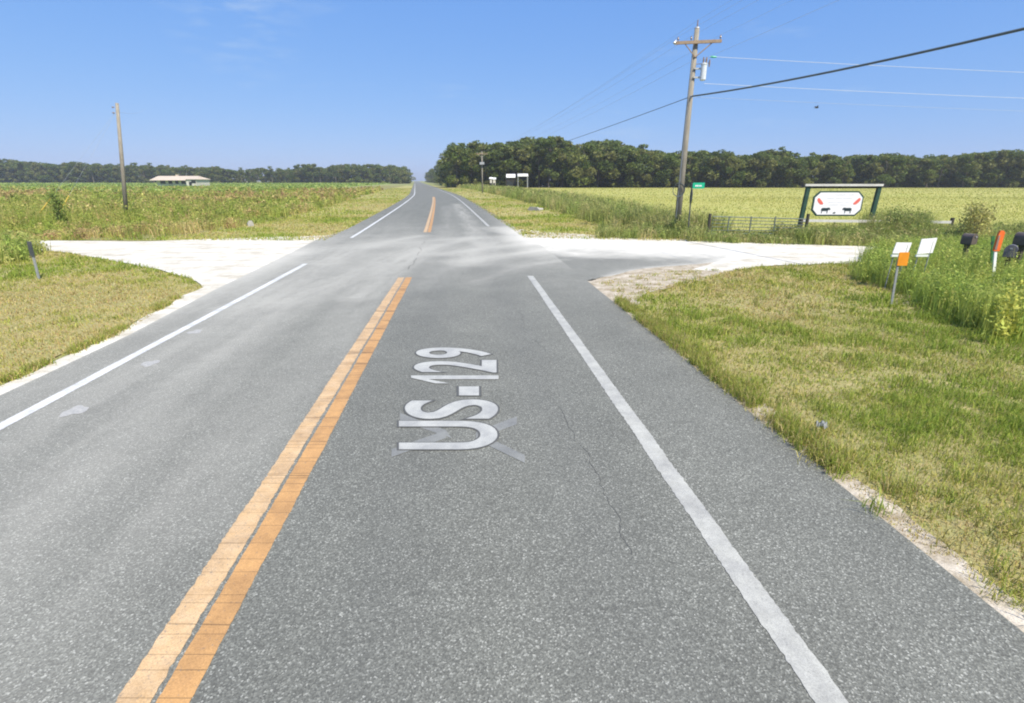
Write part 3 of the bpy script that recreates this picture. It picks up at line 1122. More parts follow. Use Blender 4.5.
fc = P(709.5, 63, YP - .3)
mb = MB().path([fc + aup * .15, fc, fc - aup * .16], [.025, .045, .025], 8)
mb.cyl(fc, at_(fc.z), .015, .015, 6)
mb.build('fuse_cutout', M['porcelain'], pole)
# coil of spare cable low on the pole
cc_ = P(678.5, 190, YP - .22)
mb = MB()
for k in range(3):
    rr_ = .27 + .012 * k
    mb.path([cc_ + Vector((rr_ * math.cos(a), -.03 * k, rr_ * 1.08 * math.sin(a))) for a in np.linspace(0, 2 * math.pi, 29)], .013, 6)
mb.build('cable_coil', M['cable'], pole)
z0 = P(690, 97, YP).z
MB().cyl(at_(z0 - .08) - Vector((0, .2, 0)), at_(z0 + .04) - Vector((0, .14, 0)), .03, .03, 8).build('cable_clamp', M['galv'], pole)
# earth wire down the pole
MB().path([at_(z) + Vector((-.12, -.1, 0)) for z in np.linspace(.2, za - .3, 8)], .008, 5).build('ground_wire', M['dull_wire'], pole)


def far_pole(pxx, ptop, pbase, label, Yf, rad=.13, arm=True):
    b = P(pxx, pbase, Yf)
    t = P(pxx - .6, ptop, Yf)
    o_ = empty('utility_pole', (b.x, Yf, 0), label, 'utility pole', 'utility poles following the road on the right')
    MB().path([(b.x, Yf, -.2), (b.x, Yf, t.z * .5), (t.x, Yf, t.z)], [rad * 1.2, rad, rad * .8], 10).build('pole_shaft', M['pole_wood'], o_, smooth=True)
    if arm:
        MB().box((t.x, Yf - .2, t.z - .5), (2.4, .11, .13)).build('crossarm', M['arm_wood'], o_)
        for dx in (-1.1, -.4, 1.1):
            MB().path([(t.x + dx, Yf - .2, t.z - .44), (t.x + dx, Yf - .2, t.z - .3), (t.x + dx, Yf - .2, t.z - .2)], [.05, .07, .03], 8).build('insulator', M['porcelain'], o_)
        for dx in (-.8, .8):
            MB().cyl((t.x + dx, Yf - .22, t.z - .55), (t.x, Yf - .15, t.z - 1.2), .02, .02, 6).build('brace', M['galv'], o_)
    return t


t2 = far_pole(482.5, 151.5, 191.5, 'distant utility pole with crossarm in front of the wood beside the far road', 118)
t3 = far_pole(453, 165, 187, 'most distant utility pole, in front of dark trees left of the other far pole', 215)
MB().box((t2.x, 117.6, t2.z - 2.4), (1.0, .3, .5)).build('cross_bracket', M['galv'], [o_ for o_ in bpy.data.objects if o_.name.startswith('utility_pole') and abs(o_.location.y - 118) < 1][0])


def wire(name, a, b, drop, r_, m, label, cat, group=None, n=26):
    a = Vector(a)
    o_ = MB().path(sag(a, b, drop, n), r_, 5).build(name, m, loc=a)
    return tag(o_, label, cat, group)


GW = 'overhead lines strung along the pole row'
ends = [Vector((t2.x - 1.1, 117.8, t2.z - .2)), Vector((t2.x + 1.1, 117.8, t2.z - .2)), Vector((t2.x - .4, 117.8, t2.z - .2)), Vector((t2.x, 118, t2.z))]
back = [w_ - D0 * 75 for w_ in wire_at] + [at_(axis.z + .32) - D0 * 75]
names_out = ['left crossarm end', 'right crossarm end', 'crossarm beside the pole', 'pole top']
for k, w_ in enumerate(wire_at + [at_(axis.z + .32)]):
    wire('power_line', w_, ends[k], .9, .0045, M['dull_wire'], 'thin overhead wire running from the %s towards the far pole' % names_out[k], 'power line', GW)
    wire('power_line', w_, back[k], .7, .004, M['dull_wire'], 'thin overhead wire rising from the %s out over the viewer' % names_out[k], 'power line', GW)
nl = at_(P(693, 62, YP).z) + Vector((-.15, -.1, 0))
wire('power_line', nl, (t2.x - .2, 117.8, t2.z - 1.4), .8, .005, M['dull_wire'], 'lower thin overhead wire from below the crossarm towards the far pole', 'power line', GW)
wire('power_line', nl + Vector((.3, 0, 0)), nl - D0 * 75 + Vector((.3, 0, .3)), .7, .0045, M['dull_wire'], 'lower thin overhead wire below the crossarm running out over the viewer', 'power line', GW)
tcb = at_(z0) - Vector((0, .2, 0))
# thick telephone cable: to the far pole one way, to the upper right the other way
e1 = P(1024, 33, 13.5)
e2 = tcb + (e1 - tcb) * 2.6
e2.z += 2.2
wire('telephone_cable', tcb, e2, .8, .036, M['cable'], 'thick black cable sweeping from the pole up to the right edge', 'cable')
wire('telephone_cable', tcb, (t2.x, 117.8, t2.z - 2.6), .5, .017, M['cable'], 'dark cable descending left from the pole towards the distant pole', 'cable')
for (a, b, nm) in (((709.5, 56.5), (1500, 84), 'upper'), ((704, 83.5), (1500, 108), 'lower')):
    A_, B_ = P(a[0], a[1], YP - .3), P(b[0], b[1], YP + 8)
    w_ = wire('service_wire', A_, B_, .25, .010, M['bright_wire'], '%s bright silvery wire running level from the transformer to the right' % nm, 'power line', 'bright service wires to the right')
tag(wire('service_wire', P(694, 97, YP), P(1500, 120, YP + 20), .3, .006, M['dull_wire'], 'faint dark wire running right just below the thick black cable', 'power line'))
dm = MB().path([P(710.5, 56.8, YP - .3), P(713, 56.9, YP - .3), P(716.5, 57, YP - .3)], [.03, .045, .03], 8)
tag(dm.build('line_insulator', M['sign_green'], loc=P(713, 57, YP - .3)), 'short greenish insulator at the pole end of the upper bright wire', 'insulator')

# left pole, leaning, with two guyed stays and yellow guards
YL = 35.0
lb = Vector((P(125.6, 215, YL).x, YL, 0))
lt = P(117, 103, YL)
lp = empty('utility_pole', lb, 'bare leaning wooden pole standing alone in the weeds of the left field', 'utility pole')
lax = lt - lb
MB().path([lb - lax * .03, lb + lax * .5, lt], [.13, .115, .09], 12).build('pole_shaft', M['pole_wood'], lp, smooth=True)
for z in (.965, .92):
    q = lb + lax * z
    MB().path([q + Vector((-.13, -.1, 0)), q + Vector((-.2, -.1, 0)), q + Vector((-.26, -.1, 0))], [.02, .05, .03], 8).build('insulator', M['porcelain'], lp)
for pb, pt in (((63.5, 207), (71.5, 194.0)), ((44, 206), (51, 196))):
    Yg = 33.0
    a, b = P(pb[0], pb[1], Yg), P(pt[0], pt[1], Yg)
    foot = a + (a - b) * (a.z / max(b.z - a.z, .05))
    gw = MB().cyl(foot, lb + lax * .95, .005, .005, 5).build('guy_wire', M['dull_wire'], lp)
    d_ = (lb + lax * .95 - foot).normalized()
    MB().cyl(foot + d_ * .3, foot + d_ * 2.0, .04, .035, 8).build('guy_guard', M['guard'], gw)
MB().path(sag(lb + lax * .93, P(145, 109, 80), .3, 10), .007, 5).build('stub_wire', M['dull_wire'], lp)

# ------------------------------------------------------------------ farm sign
YS = 26.0
def at_sign(px_, py_): return P(px_, py_, YS)
sb = Vector((at_sign(838, 221).x, YS, 0))
fs = empty('farm_sign', sb, 'white farm entrance sign board with clipped corners hung between two dark green posts', 'sign')
pL, pR = at_sign(807.5, 186), at_sign(879.5, 186)
bLx, bRx = at_sign(801, 220).x, at_sign(869.5, 222).x
for (tx, bx, tz) in ((pL.x, bLx, pL.z), (pR.x, bRx, pR.z)):
    slope = (tx - bx) / (tz - .75)
    tx2 = (tx + bx) / 2
    b0 = Vector((tx2 - .06, YS, -.2))
    t0 = Vector((tx2 + .06, YS, tz))
    ax_ = (t0 - b0)
    zz = ax_.normalized()
    MB().box((b0 + t0) / 2, (.17, .16, ax_.length), (Vector((0, 1, 0)).cross(zz), Vector((0, 1, 0)), zz)).build('sign_post', M['green_black'], fs)
rl, rr_ = at_sign(804, 185), at_sign(881.5, 185.5)
MB().box(((rl.x + rr_.x) / 2, YS - .12, (rl.z + rr_.z) / 2 + .01), (rr_.x - rl.x, .06, .10)).build('top_rail', M['white_paint'], fs)
MB().box(((rl.x + rr_.x) / 2, YS + .02, (rl.z + rr_.z) / 2 - .11), (rr_.x - rl.x - .3, .08, .07)).build('rail_beam', M['dark_post'], fs)
cL, cR, cT, cB = at_sign(812.5, 203).x, at_sign(862.5, 203).x, at_sign(838, 191).z, at_sign(838, 216).z
bw, bh = cR - cL, cT - cB
bc = Vector(((cL + cR) / 2 - .02, YS - .02, (cT + cB) / 2))
ax_, az_ = Vector((1, 0, 0)), Vector((0, 0, 1))
def octo(w, h, c): return [(-w + c, -h), (w - c, -h), (w, -h + c), (w, h - c), (w - c, h), (-w + c, h), (-w, h - c), (-w, -h + c)]
MB().prism(octo(bw / 2, bh / 2, .27), bc, ax_, az_, .05).build('board_edge', M['green_black'], fs)
bd = MB().prism(octo(bw / 2 - .07, bh / 2 - .07, .24), bc - Vector((0, .03, 0)), ax_, az_, .03).build('sign_board', M['sign_white'], fs)
fr = bc - Vector((0, .048, 0))
def sx(x, y): return (x * bw / 2, y * bh / 2)
wing = [(-.83, .42), (-.78, .46), (-.66, .22), (-.58, .02), (-.60, -.08), (-.70, -.06), (-.80, .12), (-.85, .32)]
MB().prism([sx(*q) for q in wing], fr, ax_, az_, .008).build('red_mark', M['red'], bd)
MB().prism([sx(-x + .03, y) for x, y in wing[::-1]], fr, ax_, az_, .008).build('red_mark', M['red'], bd)
cow = [(-.20, .02), (-.215, -.13), (-.20, -.15), (-.175, -.13), (-.165, -.04), (.05, -.04), (.06, -.14), (.085, -.15), (.10, -.03), (.13, .02), (.19, .0), (.215, .04), (.18, .10), (.12, .115), (.02, .10), (-.10, .105), (-.19, .10), (-.235, .06), (-.24, -.06), (-.225, -.02)]
for cx_, fl in ((-.43, 1), (.40, -1)):
    poly = [(cx_ * bw / 2 + x * fl, -.52 * bh / 2 + y * 1.05) for x, y in cow]
    if fl < 0: poly = poly[::-1]
    MB().prism(poly, fr, ax_, az_, .008).build('cow_silhouette', M['cow_black'], bd)
MB().prism([(-.10 * bw / 2 - .04, -.80 * bh / 2), (-.10 * bw / 2 + .07, -.80 * bh / 2), (-.10 * bw / 2 + .09, -.66 * bh / 2), (-.10 * bw / 2 - .02, -.70 * bh / 2)], fr, ax_, az_, .008).build('calf_silhouette', M['cow_black'], bd)
for yy, xs in ((.70, [(-.55, -.42), (-.18, .28), (.38, .58)]), (.44, [(-.48, -.18), (-.14, .12), (.16, .52)]), (.10, [(-.40, -.08), (-.03, .22), (.28, .44)]), (-.10, [(-.35, .05), (.10, .38)])):
    mb = MB()
    for a, b in xs:        # each illegible word is one thin strip with an uneven top
        n_ = max(3, int((b - a) / .03))
        lo_ = [(a + (b - a) * k / n_) * bw / 2 for k in range(n_ + 1)]
        outline = [(x, yy * bh / 2 - .012) for x in lo_] + [(x, yy * bh / 2 + float(RNG.uniform(.004, .02))) for x in lo_[::-1]]
        mb.prism(outline, fr, ax_, az_, .006)
    mb.build('faint_writing', M['faint_grey'], bd)

# long white bar across the entrance beneath the sign
YB = 25.2
a, b = P(803, 220.6, YB), P(951, 222.2, YB)
bar = empty('white_bar_gate', (b.x, YB, 0), 'long low white bar across the field entrance beneath the farm sign', 'gate')
MB().box((a + b) / 2, ((b - a).length, .05, .12), ((b - a).normalized(), Vector((0, 1, 0)), ((b - a).normalized()).cross(Vector((0, 1, 0))) * 1)).build('bar', M['white_paint'], bar)
for q, h in ((b + Vector((.08, 0, 0)), b.z + .2), (a + Vector((-.05, .1, 0)), a.z + .08)):
    MB().path([(q.x, YB + .05, -.2), (q.x, YB + .05, h)], [.09, .08], 10).build('gate_post', M['dark_post'], bar)

# tube gate left of the sign
YG = 24.6
gl, gr_ = P(713, 216.5, YG), P(806, 219.0, YG)
gate = empty('farm_gate', (gl.x, YG, 0), 'grey tubular steel farm gate in the weeds left of the farm sign', 'gate')
zt = gl.z
mb = MB()
mb.path([(gl.x, YG, .18), (gl.x, YG, zt), (gr_.x, YG, gr_.z), (gr_.x, YG, .18), (gl.x, YG, .18)], .024, 8)
mb.build('gate_frame', M['gate'], gate)
for k in range(1, 5):
    f = k / 5
    MB().cyl((gl.x, YG, .18 + (zt - .18) * f), (gr_.x, YG, .18 + (gr_.z - .18) * f), .017, .017, 7).build('gate_rail', M['gate'], gate)
for pxx in (728, 750, 774):
    x = P(pxx, 225, YG).x
    MB().box((x, YG - .03, (.18 + zt) / 2), (.05, .03, zt - .16)).build('upright', M['gate'], gate)
for x in (gl.x - .12, gr_.x + .1):
    MB().path([(x, YG + .05, -.2), (x, YG + .05, zt + .12)], [.075, .07], 10).build('gate_post', M['dark_post'], gate)

# ------------------------------------------------------------------ street-name sign over an edge-on stop sign
YN = 25.0
nb = Vector((P(688.5, 228, YN).x, YN, 0))
ns = empty('road_sign', nb, 'dark post with green street name blade above an edge-on octagonal sign', 'sign')
ntop = P(692, 184, YN)
tx = ntop.x
lean = lambda z: Vector((nb.x + (tx - nb.x) * z / ntop.z, YN, z))
mb = MB()
mb.box((nb + ntop) / 2, (.05, .05, ntop.z + .1), (Vector((1, 0, 0)), Vector((0, 1, 0)), (ntop - nb).normalized()))
mb.build('sign_post', M['reflector_dark'], ns)
bl = P(693, 183, YN); br = P(704.5, 187.7, YN)
bp = MB().prism([(-.02, -.12), (.02, -.14), (br.x - bl.x - .02, -.14), (br.x - bl.x, -.12), (br.x - bl.x, .10), (br.x - bl.x - .02, .12), (.02, .12), (-.02, .10)], (bl.x, YN - .06, (bl.z + br.z) / 2), (.98, .1, .0), (0, 0, 1), .012).build('name_blade', M['sign_green'], ns)
mb = MB()
for k, (x0, x1) in enumerate(((.10, .14), (.16, .21), (.23, .26), (.30, .35), (.37, .40))):
    mb.box((bl.x + (x0 + x1) / 2, YN - .075 + .1 * (x0 + x1) / 2, (bl.z + br.z) / 2 - .02), (x1 - x0, .006, .07))
mb.build('faint_writing', M['sign_white'], bp)
oc = lean(P(690.5, 196.5, YN).z)
orad = .36
MB().prism([(orad * math.cos(math.pi / 8 + k * math.pi / 4), orad * math.sin(math.pi / 8 + k * math.pi / 4)) for k in range(8)], oc - Vector((0, .03, 0)), (.16, .987, 0), (0, 0, 1), .02).build('octagonal_plate', M['reflector_dark'], ns)

# ------------------------------------------------------------------ small signs and markers in the right weeds
def little_post(name, foot, head, r_, m, root):
    return MB().cyl(foot, head, r_, r_, 8).build(name, m, root)


YM = G(891, 305).y
mbse = G(891.5, 304.5)
mk = empty('utility_marker', mbse, 'orange marker plate on a thin grey post in the right verge', 'marker')
h0 = P(898.5, 262, YM)
fullx = (h0 - mbse)
MB().box((mbse + h0) / 2 - Vector((0, 0, .05)), (.045, .02, fullx.length + .1), (Vector((1, 0, 0)), Vector((0, 1, 0)), fullx.normalized())).build('post', M['post_grey'], mk)
c0, c1 = P(896.8, 266, YM), P(907.2, 251.5, YM)
up_ = fullx.normalized()
MB().prism([(-.105, -.14), (.105, -.14), (.115, .14), (-.095, .14)], Vector(((c0.x + c1.x) / 2, YM - .03, (c0.z + c1.z) / 2)), (1, 0, 0), up_, .012).build('orange_plate', M['orange'], mk)
MB().box((h0.x + .005, YM - .005, h0.z + .04), (.07, .03, .2)).build('plate_bracket', M['post_grey'], mk)


def placard(px_, py0, py1, w_px, Y_, label, tilt, foot_h):
    c_ = P(px_, (py0 + py1) / 2, Y_)
    t_, b_ = P(px_, py0, Y_), P(px_, py1, Y_)
    hh = t_.z - b_.z
    ww = w_px / 512 * (Y_ * CP + CAM_H * SP)
    o_ = empty('small_placard', (c_.x, Y_, 0), label, 'sign', 'small white placards in the right weeds')
    ux = Vector((math.cos(tilt), .15, math.sin(tilt))).normalized()
    uz = Vector((-math.sin(tilt) + .12, 0, 1)).normalized()
    MB().prism([(-ww / 2, -hh / 2), (ww / 2, -hh / 2), (ww / 2, hh / 2), (-ww / 2, hh / 2)], c_, ux, uz, .015).build('placard_plate', M['sign_white'], o_)
    for f in (-.32, .32):
        q = c_ + ux * (ww * f) + Vector((0, .02, 0))
        MB().cyl((q.x - .05, Y_ + .02, -.1), (q.x, Y_ + .02, q.z + hh * .3), .012, .012, 6).build('placard_leg', M['post_grey'], o_)
    MB().box((c_.x - ux.x * ww * .2, Y_ - .02, b_.z - .05), (ww * .7, .04, .05)).build('placard_shelf', M['stake_white'], o_)


placard(902, 242.5, 253.5, 17, 12.6, 'small white placard directly behind the orange marker plate', -.03, .5)
placard(927, 238.5, 253.5, 17, 12.8, 'small white placard standing in weeds right of the orange marker', .05, .5)

YO = G(992.5, 288).y
ob_ = G(992, 289)
om = empty('utility_marker', ob_, 'white stake with bright red-orange cap near the right edge', 'marker')
o1, o2 = P(995.5, 251, YO), P(1001, 230.5, YO)
d_ = (o2 - o1).normalized()
MB().box((ob_ + o1) / 2, (.065, .03, (o1 - ob_).length + .1), (Vector((1, 0, 0)), Vector((0, 1, 0)), (o1 - ob_).normalized())).build('stake', M['stake_white'], om)
cap = MB()
cap.prism([(-.07, 0), (.07, 0), (.085, (o2 - o1).length - .05), (.04, (o2 - o1).length), (-.03, (o2 - o1).length), (-.06, (o2 - o1).length - .08)], o1 - Vector((0, .01, 0)), (1, 0, 0), d_, .05)
cp = cap.build('marker_cap', M['red_orange'], om)
MB().prism([(-.065, .04), (-.01, .03), (-.02, (o2 - o1).length - .1), (-.055, (o2 - o1).length - .12)], o1 - Vector((0, .037, 0)), (1, 0, 0), d_, .006).build('dark_stripe', M['porcelain'], cp)
gm0 = G(991, 283)
gmt = P(993, 238, gm0.y)
gm = empty('utility_marker', gm0, 'dark green flat marker stake just left of the red-orange cap', 'marker')
MB().box((gm0 + gmt) / 2, (.075, .02, (gmt - gm0).length + .1), (Vector((1, 0, 0)), Vector((0, 1, 0)), (gmt - gm0).normalized())).build('stake', M['marker_green'], gm)
MB().box(gmt + Vector((0, -.012, -.12)), (.06, .01, .08)).build('marker_label', M['green_black'], gm)


def mailbox(c_, w_, l_, m_, label, yaw, flag=True):
    o_ = empty('mailbox', (c_.x, c_.y, 0), label, 'mailbox', 'mailboxes in the right weeds')
    ux = Vector((math.cos(yaw), math.sin(yaw), 0))
    uy = Vector((-math.sin(yaw), math.cos(yaw), 0))
    arch = [(-w_ / 2, -w_ * .55), (w_ / 2, -w_ * .55), (w_ / 2, w_ * .15)] + [(w_ / 2 * math.cos(a), w_ * .15 + w_ / 2 * math.sin(a)) for a in np.linspace(.3, math.pi - .3, 9)] + [(-w_ / 2, w_ * .15)]
    b_ = MB().prism(arch, c_, ux, Vector((0, 0, 1)), l_).build('box_body', m_, o_)
    nrm = ux.cross(Vector((0, 0, 1)))
    MB().prism([(x * 1.06, y * 1.06) for x, y in arch], c_ + nrm * (l_ / 2 + .008), ux, Vector((0, 0, 1)), .018).build('box_door', m_, o_)
    MB().box(c_ + nrm * (l_ / 2 + .03) + Vector((0, 0, w_ * .3)), (.05, .02, .03), (ux, nrm, Vector((0, 0, 1)))).build('latch', M['galv'], o_)
    if flag:
        MB().box(c_ + ux * (w_ / 2 + .015) + nrm * (l_ * .2) + Vector((0, 0, .06)), (.012, .05, .16), (ux, nrm, Vector((0, 0, 1)))).build('flag', M['red'], o_)
    MB().box((c_.x, c_.y, (c_.z - w_ * .56) / 2 - .1), (.10, .10, c_.z - w_ * .56 + .2), (ux, uy, Vector((0, 0, 1)))).build('post', M['dark_post'], o_)
    MB().box((c_.x, c_.y, c_.z - w_ * .58), (w_ * 1.05, l_ * .9, .03), (ux, uy, Vector((0, 0, 1)))).build('shelf', M['dark_post'], o_)
    return o_


mailbox(P(969, 239, 14.5), .23, .26, M['mailbox_black'], 'black mailbox on a post behind the weeds, left of the red-orange marker', .35)
mailbox(P(1011, 251, 13.2), .24, .28, M['mailbox_grey'], 'purple grey mailbox right of the red-orange marker, partly cut by weeds', -.8, False)
mailbox(P(1024, 239, 13.8), .26, .32, M['mailbox_black'], 'black mailbox cut off by the right edge of the photo', .3)

# left roadside delineator
lf = G(39, 279)
lh = P(29.5, 241.5, lf.y)
dl = empty('delineator_post', lf, 'thin grey delineator post with dark top in the left verge', 'post')
mid_ = lf.lerp(lh, .62)
d_ = (lh - lf).normalized()
fr_ = (Vector((0, 1, 0)).cross(d_), Vector((0, 1, 0)), d_)
MB().box(lf.lerp(mid_, .45), (.06, .025, (mid_ - lf).length * 1.12), fr_).build('post', M['post_grey'], dl)
MB().box(mid_.lerp(lh, .5) - Vector((0, .02, 0)), (.10, .03, (lh - mid_).length), fr_).build('reflector_plate', M['reflector_dark'], dl)

# concrete culvert ends in the ditches, and a scrap of litter
def culvert(px_, py_, w_, label, yaw):
    c_ = G(px_, py_)
    ux, uy = Vector((math.cos(yaw), math.sin(yaw), 0)), Vector((-math.sin(yaw), math.cos(yaw), 0))
    mb_ = MB().prism([(-w_ / 2, -.1), (w_ / 2, -.1), (w_ / 2, .12), (w_ * .3, .30), (-w_ * .3, .30), (-w_ / 2, .12)], c_, ux, Vector((0, 0, 1)), .22)
    mb_.path([c_ + uy * .1 + Vector((0, 0, .02)), c_ + uy * 1.2 + Vector((0, 0, .02))], .17, 14)
    return tag(mb_.build('culvert_end', M['concrete'], loc=c_), label, 'culvert', 'concrete culvert ends beside the road')


culvert(534, 210.5, 1.3, 'pale concrete culvert end lying in the right ditch before the weeds', -.7)
culvert(251, 226, .32, 'small pale concrete culvert end in the left ditch', .5)
lc = G(820, 432)
mb = MB()
n_ = 9
vs_ = []
for i in range(n_):
    for j in range(n_):
        u, v_ = i / (n_ - 1) - .5, j / (n_ - 1) - .5
        vs_.append((lc.x + u * .10, lc.y + v_ * .07, .09 + .03 * math.sin(9 * u + 3) * math.cos(11 * v_) + .02 * math.sin(23 * u * v_ + 5 * u)))
mb.add(vs_, [(i * n_ + j, (i + 1) * n_ + j, (i + 1) * n_ + j + 1, i * n_ + j + 1) for i in range(n_ - 1) for j in range(n_ - 1)])
tag(mb.build('litter_scrap', M['post_grey'], loc=lc), 'crumpled pale scrap of litter lying in the right verge grass', 'litter')

# ------------------------------------------------------------------ far buildings
def gable(mb_, x0, x1, y0, y1, ze, zr, over=.5, th=.12):
    ym = (y0 + y1) / 2
    for ya, yb in ((y0 - over, ym), (y1 + over, ym)):
        zlow = ze - over * (zr - ze) / (ym - y0)
        mb_.add([(x0 - over, ya, zlow), (x1 + over, ya, zlow), (x1 + over, yb, zr), (x0 - over, yb, zr),
                 (x0 - over, ya, zlow + th), (x1 + over, ya, zlow + th), (x1 + over, yb, zr + th), (x0 - over, yb, zr + th)],
                [(0, 1, 2, 3), (4, 7, 6, 5), (0, 4, 5, 1), (1, 5, 6, 2), (3, 2, 6, 7), (0, 3, 7, 4)])


YH = 205.0
hx = lambda px_: P(px_, 180, YH).x
hz = lambda py_: P(180, py_, YH).z
hs = empty('farmhouse', (hx(180), YH, 0), 'long low farmhouse with beige metal roof beyond the left crop field', 'house')
mb = MB()
x0, x1 = hx(156.5), hx(190)
ze, zr = hz(179.2), hz(176.2)
mb.box(((x0 + x1) / 2, YH + 4, ze / 2), (x1 - x0, 8, ze))
for xx in (x0, x1):
    mb.add([(xx, YH + .01, ze), (xx, YH + 7.99, ze), (xx, YH + 4, zr - .05)], [(0, 1, 2)])
x2, x3 = hx(190), hx(201)
mb.box(((x2 + x3) / 2, YH + 1.5, hz(179.2) / 2), (x3 - x2 - .4, 9, hz(179.2)))
mb.build('wall', M['wall_white'], hs)
mb = MB()
gable(mb, x0, x1, YH, YH + 8, ze, zr, 1.7)
mb.build('roof', M['roof_beige'], hs)
mb = MB()
mb.add([(x2 - .3, YH - 3.4, hz(179.4)), (x3 + .3, YH - 3.4, hz(179.4)), (x3 - 1.0, YH + 2, hz(176.6)), (x2 - 1.0, YH + 2, hz(176.6)), (x2 - .3, YH + 6.5, hz(179.4)), (x3 + .3, YH + 6.5, hz(179.4))],
       [(0, 1, 2, 3), (3, 2, 5, 4), (1, 5, 2), (0, 3, 4)])
mb.build('roof', M['roof_beige'], hs)
for a, b in ((160, 165), (168, 172), (175, 178), (181, 185)):
    w_ = MB().box(((hx(a) + hx(b)) / 2, YH - .02, ze - 1.0), (hx(b) - hx(a), .08, 1.3)).build('window', M['dark_glass'], hs)
    MB().box(((hx(a) + hx(b)) / 2, YH - .05, ze - 1.72), (hx(b) - hx(a) + .3, .14, .1)).build('sill', M['white_paint'], w_)
MB().box(((hx(193) + hx(196)) / 2, YH - 3.02, 1.1), (1.0, .08, 2.1)).build('door', M['dark_glass'], hs)
MB().box((hx(198), YH - 3.02, hz(179.2) - .9), (1.6, .08, 1.1)).build('window', M['dark_glass'], hs)
MB().cyl((hx(181), YH + 4, zr - .2), (hx(181), YH + 4, zr + 1.3), .06, .05, 6).build('antenna', M['galv'], hs)
MB().box((hx(170), YH + 5, zr + .1), (.8, .8, 1.0)).build('chimney', M['roof_beige'], hs)

YW = 186.0
wx = lambda px_: P(px_, 180, YW).x
wz = lambda py_: P(515, py_, YW).z
cpt = empty('carport', (wx(519), YW, 0), 'open carport with white roof in front of the dark wood', 'carport')
MB().add([(wx(517.5), YW - 2.5, wz(176)), (wx(528), YW - 2.5, wz(176)), (wx(528), YW + 2.5, wz(173.6)), (wx(517.5), YW + 2.5, wz(173.6)),
          (wx(517.5), YW - 2.5, wz(176) - .15), (wx(528), YW - 2.5, wz(176) - .15), (wx(528), YW + 2.5, wz(173.6) - .15), (wx(517.5), YW + 2.5, wz(173.6) - .15)],
         [(0, 1, 2, 3), (7, 6, 5, 4), (0, 4, 5, 1), (1, 5, 6, 2), (2, 6, 7, 3), (3, 7, 4, 0)]).build('roof', M['roof_white'], cpt)
for x in (wx(518), wx(527.5)):
    for y, z in ((YW - 2.4, wz(176) - .1), (YW + 2.4, wz(173.6) - .2)):
        MB().box((x, y, z / 2), (.22, .22, z)).build('post', M['post_grey'], cpt)
bn = empty('barn', (wx(512), YW + 6, 0), 'dark barn with pale gable roof half hidden at the wood edge', 'barn')
mb = MB()
mb.box((wx(511), YW + 6, wz(178) / 2), (wx(516.5) - wx(506), 5, wz(178)))
mb.build('wall', M['barn_dark'], bn)
mb = MB()
gable(mb, wx(507.5), wx(514), YW + 3.5, YW + 8.5, wz(177), wz(174.2), .5)
mb.build('roof', M['roof_white'], bn)
MB().box((wx(510), YW + 3.45, 1.2), (2.2, .06, 2.3)).build('door', M['dark_glass'], bn)
for k, (a, b, t_) in enumerate(((490, 492, 177.4), (493, 495.5, 177.8))):
    s_ = empty('shed', (wx((a + b) / 2), YW, 0), ('tiny white shed at the wood edge right of the distant pole', 'second tiny pale shed, right beside the white shed at the wood edge')[k], 'shed')
    hgt = wz(t_)
    MB().box((wx((a + b) / 2), YW, hgt / 2 - .2), (wx(b) - wx(a), 1.6, hgt - .4)).build('wall', M['wall_white'], s_)
    mb = MB()
    gable(mb, wx(a), wx(b), YW - .8, YW + .8, hgt - .4, hgt, .2, .06)
    mb.build('roof', M['roof_white'], s_)
    MB().box((wx((a + b) / 2), YW - .82, .9), (.6, .06, 1.7)).build('door', M['dark_glass'], s_)

# a bird in the sky
bpz = P(816.5, 108, 55)
mb = MB()
mb.path([bpz + Vector((-.20, 0, 0)), bpz + Vector((-.08, 0, .03)), bpz + Vector((.06, 0, .03)), bpz + Vector((.16, 0, .05)), bpz + Vector((.22, 0, .05))], [.02, .055, .065, .045, .012], 8)
body = mb
for sgn in (-1, 1):
    body.add([bpz + Vector((-.05, sgn * .04, .06)), bpz + Vector((.09, sgn * .04, .06)), bpz + Vector((.04, sgn * .24, .20)), bpz + Vector((-.12, sgn * .42, .14)), bpz + Vector((-.10, sgn * .22, .17)),
              bpz + Vector((-.05, sgn * .04, .045)), bpz + Vector((.09, sgn * .04, .045)), bpz + Vector((.04, sgn * .24, .185)), bpz + Vector((-.12, sgn * .42, .13)), bpz + Vector((-.10, sgn * .22, .155))],
             [(0, 1, 2, 4), (4, 2, 3), (9, 7, 6, 5), (8, 7, 9), (0, 4, 9, 5), (1, 6, 7, 2)])
body.add([bpz + Vector((-.18, -.02, 0)), bpz + Vector((-.18, .02, 0)), bpz + Vector((-.33, .07, -.01)), bpz + Vector((-.33, -.07, -.01)), bpz + Vector((-.18, 0, .02))], [(0, 1, 2, 3), (0, 4, 1), (4, 2, 1), (4, 0, 3), (4, 3, 2)])
tag(body.build('bird', M['bird'], loc=bpz), 'small dark bird in flight beneath the wires', 'bird')

# ------------------------------------------------------------------ haze in the air
hm = bpy.data.materials.new('summer_haze')
hm.use_nodes = True
hn = hm.node_tree
hn.nodes.remove(hn.nodes['Principled BSDF'])
pv = hn.nodes.new('ShaderNodeVolumePrincipled')
pv.inputs['Color'].default_value = (.94, .95, .95, 1)
pv.inputs['Density'].default_value = HAZE
pv.inputs['Anisotropy'].default_value = .2
hn.links.new(pv.outputs['Volume'], hn.nodes['Material Output'].inputs['Volume'])
tag(MB().box((0, 0, 14), (5400, 5400, 30.1)).build('haze', hm), kind='stuff')

# ------------------------------------------------------------------ grass and weeds
GRN = [(.23, .31, .045), (.29, .345, .06), (.36, .37, .08), (.44, .385, .12), (.53, .43, .20), (.42, .29, .13)]


